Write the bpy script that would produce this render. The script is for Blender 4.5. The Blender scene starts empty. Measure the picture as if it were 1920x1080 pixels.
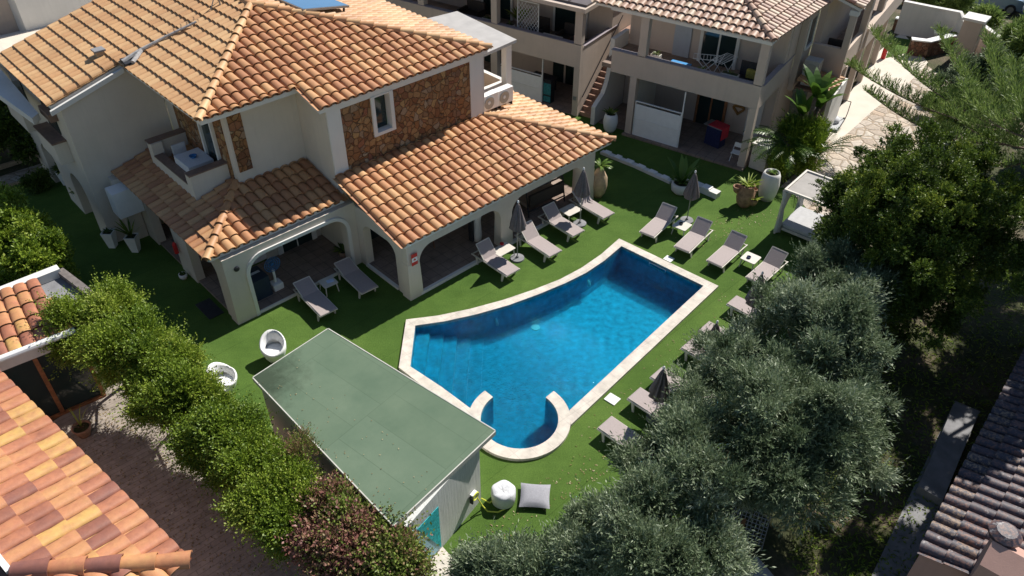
import bpy, math, random
import numpy as np
from mathutils import Vector, Matrix
R_ = math.radians
scene = bpy.context.scene
# ------------------------------------------------------------ camera
H = 18.0
PITCH, ROLL, FPX = 39.14, 0.376, 1449.0
cd = bpy.data.cameras.new('camera'); cam = bpy.data.objects.new('camera', cd)
scene.collection.objects.link(cam); scene.camera = cam
cd.sensor_width = 36.0; cd.lens = FPX / 1920 * 36; cd.clip_start = 0.1; cd.clip_end = 500
cam.matrix_world = Matrix.Translation((0, 0, H)) @ Matrix.Rotation(R_(90 - PITCH), 4, 'X') @ Matrix.Rotation(R_(ROLL), 4, 'Z')
# ------------------------------------------------------------ world, sun, exposure
SUN_AZ, SUN_EL = 226.7 - 180, 46.4          # direction towards the sun (counter-clockwise from +X), elevation
w = bpy.data.worlds.new('World'); scene.world = w; w.use_nodes = True
nt = w.node_tree
sky = nt.nodes.new('ShaderNodeTexSky'); sky.sky_type = 'NISHITA'; sky.sun_disc = False
sky.sun_elevation = R_(SUN_EL); sky.sun_rotation = R_(90 - SUN_AZ)
sky.air_density = 1.0; sky.dust_density = 0.1
nt.nodes['Background'].inputs['Strength'].default_value = 0.057
nt.links.new(sky.outputs[0], nt.nodes['Background'].inputs[0])
sl = bpy.data.lights.new('sun', 'SUN'); sl.energy = 4.25; sl.angle = R_(0.53); sl.color = (1, 0.95, 0.87)
so = bpy.data.objects.new('sun', sl); scene.collection.objects.link(so)
sd = Vector((math.cos(R_(SUN_EL)) * math.cos(R_(SUN_AZ)), math.cos(R_(SUN_EL)) * math.sin(R_(SUN_AZ)), math.sin(R_(SUN_EL))))
so.rotation_euler = sd.to_track_quat('Z', 'Y').to_euler(); so.location = (10, 20, 40)
scene.view_settings.view_transform = 'Standard'; scene.view_settings.look = 'None'
scene.view_settings.gamma = 1; scene.view_settings.exposure = 0.68
# ------------------------------------------------------------ survey: image point of the photograph -> point on the plane z
_p = R_(PITCH); _r = R_(ROLL)
_R = np.array([1, 0, 0.]); _F = np.array([0, math.cos(_p), -math.sin(_p)]); _U = np.array([0, math.sin(_p), math.cos(_p)])
_R2 = math.cos(_r) * _R + math.sin(_r) * _U; _U2 = -math.sin(_r) * _R + math.cos(_r) * _U
def at(x, y, z=0.0):
    d = _R2 * (x - 960) / FPX - _U2 * (y - 540) / FPX + _F
    t = (z - H) / d[2]
    return Vector((d[0] * t, d[1] * t, z))
def frame(px, py, az):
    return Matrix.Translation(at(px, py, 0)) @ Matrix.Rotation(R_(az), 4, 'Z')
MV = frame(448.7, 607.2, 43.9)      # villa frame: u along the pool front, v into the house
MR = frame(1393, 317.6, -33.5)      # apartment frame: a along its front, b into the building
def V(u, v, z=0): return MV @ Vector((u, v, z))
def RR(a, b, z=0): return MR @ Vector((a, b, z))
def vloc(px, py, z): return MV.inverted() @ at(px, py, z)
def rloc(px, py, z): return MR.inverted() @ at(px, py, z)
# ------------------------------------------------------------ scene helpers
col = scene.collection
def tag(o, label=None, cat=None, group=None, kind=None):
    if label: o['label'] = label
    if cat: o['category'] = cat
    if group: o['group'] = group
    if kind: o['kind'] = kind
    return o
def thing(name, label, cat, loc=(0, 0, 0), rz=0.0, group=None, mat=None):
    o = bpy.data.objects.new(name, None); col.objects.link(o); o.empty_display_size = .2
    if mat is not None: o.matrix_world = mat
    else:
        o.location = loc; o.rotation_euler = (0, 0, rz)
    return tag(o, label, cat, group)
def kids(o): return [c for c in bpy.data.objects if c.parent is o]
def dup(o, loc=None, rz=None, label=None, group=None, parent=None):
    c = o.copy(); col.objects.link(c)
    if parent is not None: c.parent = parent
    if loc is not None: c.location = loc
    if rz is not None: c.rotation_euler = (0, 0, rz)
    if label: c['label'] = label
    if group: c['group'] = group
    for ch in kids(o): dup(ch, parent=c)
    return c
class MB:
    def __init__(s): s.v = []; s.f = []; s.m = []; s.t = []; s.sm = []; s.mi = 0; s.ti = 0.5; s.smooth = False
    def add(s, vs, fs):
        b = len(s.v); s.v.extend([tuple(p) for p in vs])
        for f in fs:
            s.f.append(tuple(b + i for i in f)); s.m.append(s.mi); s.t.append(s.ti); s.sm.append(s.smooth)
        return s
    def box(s, x0, x1, y0, y1, z0, z1, mat=None):
        vs = [Vector(p) for p in ((x0, y0, z0), (x1, y0, z0), (x1, y1, z0), (x0, y1, z0), (x0, y0, z1), (x1, y0, z1), (x1, y1, z1), (x0, y1, z1))]
        if mat is not None: vs = [mat @ p for p in vs]
        return s.add(vs, [(3, 2, 1, 0), (4, 5, 6, 7), (0, 1, 5, 4), (1, 2, 6, 5), (2, 3, 7, 6), (3, 0, 4, 7)])
    def prism(s, poly, ax='z', a=0, b=1, mat=None):
        """poly: 2D outline; extruded along axis ax from a to b"""
        n = len(poly)
        def P(p, h):
            if ax == 'z': q = Vector((p[0], p[1], h))
            elif ax == 'y': q = Vector((p[0], h, p[1]))
            else: q = Vector((h, p[0], p[1]))
            return mat @ q if mat is not None else q
        vs = [P(p, a) for p in poly] + [P(p, b) for p in poly]
        area = sum(poly[i][0] * poly[(i + 1) % n][1] - poly[(i + 1) % n][0] * poly[i][1] for i in range(n))
        fl = (area < 0) ^ (ax == 'y') ^ (b < a)
        bot = list(range(n)); top = list(range(n, 2 * n))
        fs = [tuple(reversed(bot)), tuple(top)] + [(i, (i + 1) % n, n + (i + 1) % n, n + i) for i in range(n)]
        if fl: fs = [tuple(reversed(f)) for f in fs]
        return s.add(vs, fs)
    def tube(s, pts, r, n=8, cap=True, r2=None):
        pts = [Vector(p) for p in pts]; rings = []
        m = len(pts)
        rs = r if isinstance(r, (list, tuple)) else [r + ((r2 if r2 is not None else r) - r) * i / max(1, m - 1) for i in range(m)]
        prev = None
        for i, p in enumerate(pts):
            d = (pts[min(i + 1, m - 1)] - pts[max(i - 1, 0)])
            if d.length < 1e-9: d = Vector((0, 0, 1))
            d.normalize()
            if prev is None:
                u = d.cross(Vector((0, 0, 1)) if abs(d.z) < .9 else Vector((1, 0, 0))).normalized()
            else:
                u = (prev - d * prev.dot(d))
                u = u.normalized() if u.length > 1e-6 else d.orthogonal().normalized()
            prev = u; v = d.cross(u)
            rings.append([p + (u * math.cos(2 * math.pi * k / n) + v * math.sin(2 * math.pi * k / n)) * rs[i] for k in range(n)])
        vs = [q for ring in rings for q in ring]
        fs = [(i * n + k, i * n + (k + 1) % n, (i + 1) * n + (k + 1) % n, (i + 1) * n + k) for i in range(m - 1) for k in range(n)]
        if cap: fs += [tuple(reversed(range(n))), tuple(range((m - 1) * n, m * n))]
        return s.add(vs, fs)
    def lathe(s, prof, c=(0, 0, 0), n=20, sx=1, sy=1, capb=True, capt=True):
        vs = []; m = len(prof)
        for r, z in prof:
            for k in range(n):
                a = 2 * math.pi * k / n
                vs.append((c[0] + r * sx * math.cos(a), c[1] + r * sy * math.sin(a), c[2] + z))
        fs = [(i * n + k, i * n + (k + 1) % n, (i + 1) * n + (k + 1) % n, (i + 1) * n + k) for i in range(m - 1) for k in range(n)]
        if capb: fs.append(tuple(reversed(range(n))))
        if capt: fs.append(tuple(range((m - 1) * n, m * n)))
        return s.add(vs, fs)
    def build(s, name, mats, parent=None, bevel=0, smooth=None):
        me = bpy.data.meshes.new(name)
        me.from_pydata(s.v, [], s.f)
        if not isinstance(mats, (list, tuple)): mats = [mats]
        for m in mats: me.materials.append(m)
        me.polygons.foreach_set('material_index', s.m)
        a = me.attributes.new('tint', 'FLOAT', 'FACE'); a.data.foreach_set('value', s.t)
        me.polygons.foreach_set('use_smooth', [smooth if smooth is not None else q for q in s.sm])
        me.update()
        o = bpy.data.objects.new(name, me); col.objects.link(o)
        if parent is not None: o.parent = parent
        if bevel:
            b = o.modifiers.new('bevel', 'BEVEL'); b.width = bevel; b.segments = 2; b.limit_method = 'ANGLE'
        return o
# ------------------------------------------------------------ materials
def newmat(name):
    m = bpy.data.materials.new(name); m.use_nodes = True
    return m, m.node_tree, m.node_tree.nodes['Principled BSDF']
def N(nt, t, **kw):
    n = nt.nodes.new(t)
    for k, v in kw.items():
        if k in n.inputs: n.inputs[k].default_value = v
        else: setattr(n, k, v)
    return n
def ramp(nt, stops, fac=None, interp='LINEAR'):
    n = nt.nodes.new('ShaderNodeValToRGB'); cr = n.color_ramp; cr.interpolation = interp
    while len(cr.elements) < len(stops): cr.elements.new(0.5)
    for e, (p, c) in zip(cr.elements, stops): e.position = p; e.color = (c[0], c[1], c[2], 1)
    if fac is not None: nt.links.new(fac, n.inputs[0])
    return n
def mixc(nt, a, b, fac, mode='MIX'):
    n = nt.nodes.new('ShaderNodeMix'); n.data_type = 'RGBA'; n.blend_type = mode
    for i, x in ((0, fac), (6, a), (7, b)):
        if hasattr(x, 'node'): nt.links.new(x, n.inputs[i])
        elif i == 0: n.inputs[0].default_value = x
        else: n.inputs[i].default_value = (x[0], x[1], x[2], 1)
    return n.outputs[2]
def coords(nt, obj=True, scale=None, rot=None):
    tc = nt.nodes.new('ShaderNodeTexCoord'); o = tc.outputs['Object' if obj else 'Generated']
    if scale or rot:
        mp = nt.nodes.new('ShaderNodeMapping')
        if scale: mp.inputs['Scale'].default_value = scale
        if rot: mp.inputs['Rotation'].default_value = rot
        nt.links.new(o, mp.inputs[0]); o = mp.outputs[0]
    return o
def bump(nt, p, h, strength=.3, dist=.02):
    b = nt.nodes.new('ShaderNodeBump'); b.inputs['Strength'].default_value = strength; b.inputs['Distance'].default_value = dist
    nt.links.new(h, b.inputs['Height']); nt.links.new(b.outputs[0], p.inputs['Normal'])
def noise_tex(nt, co, scale, detail=4, rough=.55):
    n = N(nt, 'ShaderNodeTexNoise'); n.inputs['Scale'].default_value = scale; n.inputs['Detail'].default_value = detail
    n.inputs['Roughness'].default_value = rough; nt.links.new(co, n.inputs['Vector']); return n.outputs['Fac']
def plain(name, c, rough=.6, var=.12, scale=6, metal=0, bmp=0, spec=.3):
    m, t, p = newmat(name); co = coords(t)
    n = noise_tex(t, co, scale)
    d = tuple(x * (1 - var) for x in c); e = tuple(min(1, x * (1 + var)) for x in c)
    r = ramp(t, [(.3, d), (.7, e)], n); t.links.new(r.outputs[0], p.inputs['Base Color'])
    p.inputs['Roughness'].default_value = rough; p.inputs['Metallic'].default_value = metal
    p.inputs['Specular IOR Level'].default_value = spec
    if bmp: bump(t, p, noise_tex(t, co, scale * 8, 3), bmp)
    return m
def plaster(name, c, stain=.16):
    m, t, p = newmat(name); co = coords(t)
    n1 = noise_tex(t, co, .9, 6, .6)
    cs = coords(t, scale=(3.5, 3.5, .35)); n2 = noise_tex(t, cs, 1.5, 5, .65)
    base = ramp(t, [(.25, tuple(x * (1 - stain * .6) for x in c)), (.65, c)], n1)
    st = ramp(t, [(.3, (1 - stain * .55,) * 3), (.5, (1, 1, 1))], n2)
    t.links.new(mixc(t, base.outputs[0], st.outputs[0], .55, 'MULTIPLY'), p.inputs['Base Color'])
    p.inputs['Roughness'].default_value = .85; p.inputs['Specular IOR Level'].default_value = .2
    bump(t, p, noise_tex(t, co, 40, 4), .25, .01)
    return m
def tilemat(name, stops, lichen=None, lich_amt=.5, dirt=.35, blend=0):
    m, t, p = newmat(name); co = coords(t)
    at_ = N(t, 'ShaderNodeAttribute', attribute_name='tint')
    fac = at_.outputs['Fac']
    if blend:
        nb_ = noise_tex(t, co, 3.2, 4, .6); mm = t.nodes.new('ShaderNodeMath'); mm.operation = 'MULTIPLY_ADD'; t.links.new(nb_, mm.inputs[0]); mm.inputs[1].default_value = blend; mm.inputs[2].default_value = -blend / 2
        m2 = t.nodes.new('ShaderNodeMath'); m2.operation = 'ADD'; t.links.new(mm.outputs[0], m2.inputs[0]); t.links.new(fac, m2.inputs[1]); fac = m2.outputs[0]
    base = ramp(t, stops, fac)
    n = noise_tex(t, co, 7, 6, .65)
    r = ramp(t, [(.25, (1 - dirt,) * 3), (.6, (1, 1, 1))], n)
    c = mixc(t, base.outputs[0], r.outputs[0], 1, 'MULTIPLY')
    n5 = noise_tex(t, co, .5, 3, .5)
    r5 = ramp(t, [(.3, (.82, .80, .80)), (.65, (1, 1, 1))], n5)
    c = mixc(t, c, r5.outputs[0], 1, 'MULTIPLY')
    if lichen:
        n2 = noise_tex(t, co, 13, 8, .72); l = ramp(t, [(lich_amt - .03, (0, 0, 0)), (lich_amt + .05, (1, 1, 1))], n2)
        c = mixc(t, c, lichen[0], l.outputs[0])
        n3 = noise_tex(t, co, 5, 6, .7); l3 = ramp(t, [(.60, (0, 0, 0)), (.66, (1, 1, 1))], n3)
        c = mixc(t, c, lichen[1], l3.outputs[0])
    t.links.new(c, p.inputs['Base Color']); p.inputs['Roughness'].default_value = .55; p.inputs['Specular IOR Level'].default_value = .5
    bump(t, p, noise_tex(t, co, 60, 3), .35, .01)
    return m
M = {}
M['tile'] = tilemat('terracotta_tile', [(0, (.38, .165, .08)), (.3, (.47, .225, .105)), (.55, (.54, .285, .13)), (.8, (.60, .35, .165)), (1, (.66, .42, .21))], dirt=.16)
M['tile_mix'] = tilemat('mixed_tile', [(0, (.24, .10, .08)), (.3, (.36, .14, .085)), (.5, (.52, .21, .11)), (.75, (.60, .30, .13)), (.93, (.68, .42, .13)), (.97, (.66, .42, .15)), (1, (.58, .50, .42))], dirt=.22, blend=.5)
M['tile_weathered'] = tilemat('weathered_tile', [(0, (.36, .21, .15)), (.4, (.50, .31, .22)), (.7, (.58, .38, .27)), (1, (.62, .48, .34))], lichen=((.16, .13, .11), (.56, .50, .40)), lich_amt=.60)
M['tile_lichen'] = tilemat('lichen_tile', [(0, (.11, .07, .075)), (.4, (.17, .10, .09)), (.75, (.24, .12, .09)), (1, (.30, .22, .15))], lichen=((.045, .04, .055), (.28, .26, .26)), lich_amt=.47)
M['villa'] = plaster('cream_plaster', (.64, .575, .49))
M['apart'] = plaster('beige_plaster', (.57, .475, .405), .2)
M['white_wall'] = plaster('white_plaster', (.70, .69, .66), .18)
M['pink_wall'] = plaster('pink_plaster', (.48, .30, .25), .2)
M['trim'] = plaster('white_trim', (.72, .70, .66), .1)
M['brown_tile'] = plain('brown_floor_tile', (.20, .13, .10), .5, .2, 5)
M['terracotta_floor'] = plain('terracotta_floor', (.33, .20, .15), .5, .2, 4)
M['glass'] = plain('dark_glass', (.02, .035, .035), .06, .1, 2, spec=.6)
M['white'] = plain('white_paint', (.78, .78, .77), .4, .04, 3)
M['grey_metal'] = plain('grey_metal', (.30, .31, .32), .4, .1, 6, metal=.5)
M['dark'] = plain('dark_surface', (.03, .03, .035), .5, .2, 6)
M['sling'] = plain('taupe_sling', (.37, .315, .305), .75, .07, 30, bmp=.2)
M['frame'] = plain('ivory_frame', (.60, .56, .50), .45, .06, 6)
M['umbrella'] = plain('grey_umbrella_fabric', (.17, .145, .145), .85, .15, 12)
M['wood'] = plain('brown_wood', (.25, .11, .05), .55, .3, 9)
M['blue'] = plain('blue_plastic', (.03, .16, .38), .4, .1, 6)
M['red'] = plain('red_paint', (.55, .03, .03), .4, .1, 6)
M['yellow'] = plain('yellow_hose', (.70, .72, .10), .4, .1, 6)
M['clay'] = plain('clay_pot', (.42, .31, .20), .8, .25, 5, bmp=.4)
M['clay_dark'] = plain('terracotta_pot', (.34, .20, .13), .8, .35, 7, bmp=.4)
M['fabric_light'] = plain('light_fabric', (.62, .63, .66), .85, .08, 20, bmp=.5)
M['cushion'] = plain('taupe_cushion', (.34, .27, .23), .9, .12, 10)
M['rattan'] = plain('dark_rattan', (.05, .04, .035), .6, .2, 20)
M['navy'] = plain('navy_fabric', (.02, .025, .08), .8, .2, 10)
M['bark'] = plain('bark', (.16, .12, .09), .9, .35, 10, bmp=.6)
M['concrete'] = plain('concrete', (.22, .22, .23), .85, .2, 2.5, bmp=.3)
M['tarp'] = plain('grey_tarp', (.36, .36, .37), .7, .12, 1.5)
M['pebble_wall'] = None
def stone_cells(name, cols, scale, mortar, mw=.05, sc=(1, 1, 1)):
    m, t, p = newmat(name); co = coords(t, scale=sc)
    n = N(t, 'ShaderNodeTexNoise'); n.inputs['Scale'].default_value = scale * 1.2; t.links.new(co, n.inputs['Vector'])
    wv = t.nodes.new('ShaderNodeVectorMath'); wv.operation = 'MULTIPLY_ADD'
    t.links.new(n.outputs['Color'], wv.inputs[0]); wv.inputs[1].default_value = (.12,) * 3; t.links.new(co, wv.inputs[2])
    v1 = N(t, 'ShaderNodeTexVoronoi'); v1.inputs['Scale'].default_value = scale; t.links.new(wv.outputs[0], v1.inputs['Vector'])
    v2 = N(t, 'ShaderNodeTexVoronoi', feature='DISTANCE_TO_EDGE'); v2.inputs['Scale'].default_value = scale; t.links.new(wv.outputs[0], v2.inputs['Vector'])
    sp = t.nodes.new('ShaderNodeSeparateColor'); t.links.new(v1.outputs['Color'], sp.inputs[0])
    r = ramp(t, [(i / (len(cols) - 1), c) for i, c in enumerate(cols)], sp.outputs[0], 'LINEAR')
    nn = noise_tex(t, co, scale * 5, 5, .65); rr = ramp(t, [(.3, (.6, .6, .6)), (.65, (1.0, 1.0, 1.0))], nn)
    c = mixc(t, r.outputs[0], rr.outputs[0], 1, 'MULTIPLY')
    e = ramp(t, [(mw * .5, (0, 0, 0)), (mw, (1, 1, 1))], v2.outputs['Distance'])
    c = mixc(t, mortar, c, e.outputs[0])
    t.links.new(c, p.inputs['Base Color']); p.inputs['Roughness'].default_value = .85; p.inputs['Specular IOR Level'].default_value = .2
    hh = ramp(t, [(0, (0, 0, 0)), (mw * 2.5, (1, 1, 1))], v2.outputs['Distance'])
    bump(t, p, hh.outputs[0], .8, .05)
    return m
M['stone'] = stone_cells('fieldstone_cladding', [(.20, .09, .05), (.36, .17, .07), (.27, .14, .07), (.42, .24, .11), (.30, .12, .07), (.46, .29, .13), (.24, .13, .08), (.46, .34, .22)], 4.2, (.10, .055, .03), .035)
M['flagstone'] = stone_cells('flagstone', [(.52, .45, .38), (.60, .53, .46), (.46, .38, .31), (.64, .58, .50), (.54, .42, .32)], 1.7, (.34, .27, .20), .05)
M['redstone'] = stone_cells('small_red_stone', [(.20, .10, .06), (.28, .14, .09), (.15, .08, .05), (.32, .20, .14)], 4.5, (.12, .08, .06), .05)
def grassmat():
    m, t, p = newmat('lawn_turf'); co = coords(t)
    n = noise_tex(t, co, .35, 3, .5); n2 = noise_tex(t, co, 26, 5, .8)
    cs = coords(t, scale=(1, 14, 1), rot=(0, 0, R_(-48))); n3 = noise_tex(t, cs, .55, 2, .5)
    a = ramp(t, [(.3, (.070, .134, .026)), (.7, (.112, .188, .040))], n)
    b = ramp(t, [(.3, (.55, .58, .55)), (.62, (1.12, 1.12, 1.05))], n2)
    c = mixc(t, a.outputs[0], b.outputs[0], 1, 'MULTIPLY')
    d = ramp(t, [(.35, (.95, .96, .95)), (.6, (1.02, 1.02, 1.0))], n3); c = mixc(t, c, d.outputs[0], 1, 'MULTIPLY')
    b_ = N(t, 'ShaderNodeTexBrick'); b_.offset = .4; b_.inputs['Scale'].default_value = 1; b_.inputs['Brick Width'].default_value = 14; b_.inputs['Row Height'].default_value = 2; b_.inputs['Mortar Size'].default_value = .012
    b_.inputs['Color1'].default_value = (1, 1, 1, 1); b_.inputs['Color2'].default_value = (.90, .93, .90, 1); b_.inputs['Mortar'].default_value = (.72, .74, .7, 1); t.links.new(coords(t, rot=(0, 0, R_(-45))), b_.inputs['Vector'])
    c = mixc(t, c, b_.outputs[0], 1, 'MULTIPLY')
    n6 = noise_tex(t, co, 1.3, 6, .7); d6 = ramp(t, [(.3, (.84, .86, .80)), (.55, (1, 1, 1)), (.8, (1.12, 1.08, 1.0))], n6); c = mixc(t, c, d6.outputs[0], 1, 'MULTIPLY')
    t.links.new(c, p.inputs['Base Color']); p.inputs['Roughness'].default_value = .9; p.inputs['Specular IOR Level'].default_value = .15
    bump(t, p, noise_tex(t, co, 70, 3, .8), .7, .03)
    return m
M['grass'] = grassmat()
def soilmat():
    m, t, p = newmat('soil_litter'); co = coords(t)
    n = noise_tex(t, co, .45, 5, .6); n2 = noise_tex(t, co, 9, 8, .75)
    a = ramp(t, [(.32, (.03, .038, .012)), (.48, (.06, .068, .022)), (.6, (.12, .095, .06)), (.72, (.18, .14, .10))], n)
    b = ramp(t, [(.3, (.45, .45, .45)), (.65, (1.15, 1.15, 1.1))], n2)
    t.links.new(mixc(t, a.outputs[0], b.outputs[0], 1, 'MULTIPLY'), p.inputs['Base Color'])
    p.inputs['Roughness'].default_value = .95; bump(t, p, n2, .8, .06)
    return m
M['soil'] = soilmat()
def brickmat(name, c1, c2, mort, bw, bh, rot=0, msize=.01, offset=.5, rough=.7):
    m, t, p = newmat(name); co = coords(t, rot=(0, 0, rot))
    b = N(t, 'ShaderNodeTexBrick'); b.offset = offset
    b.inputs['Scale'].default_value = 1; b.inputs['Brick Width'].default_value = bw; b.inputs['Row Height'].default_value = bh
    b.inputs['Mortar Size'].default_value = msize; b.inputs['Bias'].default_value = 0
    for k, c in (('Color1', c1), ('Color2', c2), ('Mortar', mort)): b.inputs[k].default_value = (*c, 1)
    t.links.new(co, b.inputs['Vector'])
    n = noise_tex(t, coords(t), 3, 6, .65); r = ramp(t, [(.3, (.72, .72, .72)), (.65, (1.05, 1.05, 1.05))], n)
    t.links.new(mixc(t, b.outputs[0], r.outputs[0], 1, 'MULTIPLY'), p.inputs['Base Color'])
    p.inputs['Roughness'].default_value = rough; p.inputs['Specular IOR Level'].default_value = .25
    return m
M['pavement'] = brickmat('plank_paving', (.32, .275, .235), (.37, .32, .275), (.24, .205, .175), 1.2, .17, R_(-42))
M['coping'] = brickmat('cream_coping', (.60, .55, .48), (.66, .60, .53), (.46, .41, .36), .5, .6, R_(-41), .006, 0)
M['patio'] = brickmat('patio_tile', (.27, .20, .165), (.31, .235, .19), (.16, .12, .10), .45, .45, 0, .01, 0)
M['mosaic'] = brickmat('pool_mosaic', (.012, .22, .50), (.022, .30, .60), (.02, .19, .38), .05, .05, R_(-41), .004, 0, .3)
def watermat():
    m = bpy.data.materials.new('pool_water'); m.use_nodes = True; t = m.node_tree; t.nodes.clear()
    out = t.nodes.new('ShaderNodeOutputMaterial'); mx = t.nodes.new('ShaderNodeMixShader')
    tr = t.nodes.new('ShaderNodeBsdfTransparent'); rf = t.nodes.new('ShaderNodeBsdfRefraction'); rm = t.nodes.new('ShaderNodeMixShader'); rm.inputs[0].default_value = .28; rf.inputs['IOR'].default_value = 1.2; rf.inputs['Roughness'].default_value = 0; rf.inputs[0].default_value = (.45, .92, 1, 1); gl = t.nodes.new('ShaderNodeBsdfGlossy'); fr = t.nodes.new('ShaderNodeFresnel')
    tr.inputs[0].default_value = (.38, .90, .98, 1); gl.inputs['Roughness'].default_value = .03; fr.inputs['IOR'].default_value = 1.33
    co = coords(t)
    wd = N(t, 'ShaderNodeTexNoise'); wd.inputs['Scale'].default_value = 3.2; wd.inputs['Detail'].default_value = 5; wd.inputs['Distortion'].default_value = 1.2
    t.links.new(co, wd.inputs['Vector'])
    # ripples spreading from the spa outlet
    vd = t.nodes.new('ShaderNodeVectorMath'); vd.operation = 'DISTANCE'; t.links.new(co, vd.inputs[0]); vd.inputs[1].default_value = (-.6, 17.4, -.08)
    amp = t.nodes.new('ShaderNodeMapRange'); t.links.new(vd.outputs['Value'], amp.inputs[0])
    amp.inputs[1].default_value = 1.0; amp.inputs[2].default_value = 4.6; amp.inputs[3].default_value = 1.0; amp.inputs[4].default_value = .14
    n2 = N(t, 'ShaderNodeTexNoise'); n2.inputs['Scale'].default_value = 11; n2.inputs['Detail'].default_value = 4; n2.inputs['Distortion'].default_value = .8
    t.links.new(co, n2.inputs['Vector'])
    ml = t.nodes.new('ShaderNodeMath'); ml.operation = 'MULTIPLY'; t.links.new(n2.outputs['Fac'], ml.inputs[0]); t.links.new(amp.outputs[0], ml.inputs[1])
    ad = t.nodes.new('ShaderNodeMath'); ad.operation = 'MULTIPLY_ADD'; t.links.new(wd.outputs['Fac'], ad.inputs[0]); ad.inputs[1].default_value = .16; t.links.new(ml.outputs[0], ad.inputs[2])
    b = t.nodes.new('ShaderNodeBump'); b.inputs['Strength'].default_value = 1; b.inputs['Distance'].default_value = .085
    t.links.new(ad.outputs[0], b.inputs['Height']); t.links.new(b.outputs[0], gl.inputs['Normal']); t.links.new(b.outputs[0], fr.inputs['Normal'])
    t.links.new(fr.outputs[0], mx.inputs[0]); t.links.new(tr.outputs[0], rm.inputs[1]); t.links.new(rf.outputs[0], rm.inputs[2]); t.links.new(b.outputs[0], rf.inputs['Normal']); t.links.new(rm.outputs[0], mx.inputs[1]); t.links.new(gl.outputs[0], mx.inputs[2])
    t.links.new(mx.outputs[0], out.inputs[0])
    return m
M['water'] = watermat()
def leafmat(name, stops, trans=.25, rough=.5):
    m, t, p = newmat(name)
    a = N(t, 'ShaderNodeAttribute', attribute_name='tint')
    r = ramp(t, stops, a.outputs['Fac']); t.links.new(r.outputs[0], p.inputs['Base Color'])
    p.inputs['Roughness'].default_value = rough; p.inputs['Specular IOR Level'].default_value = .35
    tl = t.nodes.new('ShaderNodeBsdfTranslucent'); t.links.new(r.outputs[0], tl.inputs[0])
    mx = t.nodes.new('ShaderNodeMixShader'); mx.inputs[0].default_value = trans
    t.links.new(p.outputs[0], mx.inputs[1]); t.links.new(tl.outputs[0], mx.inputs[2])
    t.links.new(mx.outputs[0], t.nodes['Material Output'].inputs[0])
    return m
M['olive'] = leafmat('olive_leaf', [(0, (.06, .095, .042)), (.35, (.13, .18, .095)), (.65, (.23, .29, .165)), (1, (.44, .49, .36))])
M['darkleaf'] = leafmat('dark_leaf', [(0, (.03, .055, .01)), (.45, (.075, .125, .018)), (.75, (.16, .23, .03)), (1, (.30, .35, .05))])
M['hedge'] = leafmat('hedge_leaf', [(0, (.07, .13, .014)), (.5, (.16, .24, .022)), (.9, (.26, .34, .035)), (1, (.34, .40, .07))])
M['redleaf'] = leafmat('reddish_leaf', [(0, (.20, .08, .065)), (.4, (.34, .16, .13)), (.62, (.26, .20, .09)), (.8, (.16, .22, .04)), (1, (.20, .27, .05))])
M['palm'] = leafmat('palm_leaf', [(0, (.03, .08, .012)), (.6, (.07, .15, .02)), (1, (.14, .22, .04))], .3, .35)
M['needle'] = leafmat('araucaria_needle', [(0, (.07, .12, .03)), (.6, (.16, .24, .06)), (1, (.28, .36, .10))], .3)
M['mosaic'] = plain('pool_mosaic', (.008, .29, .44), .35, .38, 4.5)
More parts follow.
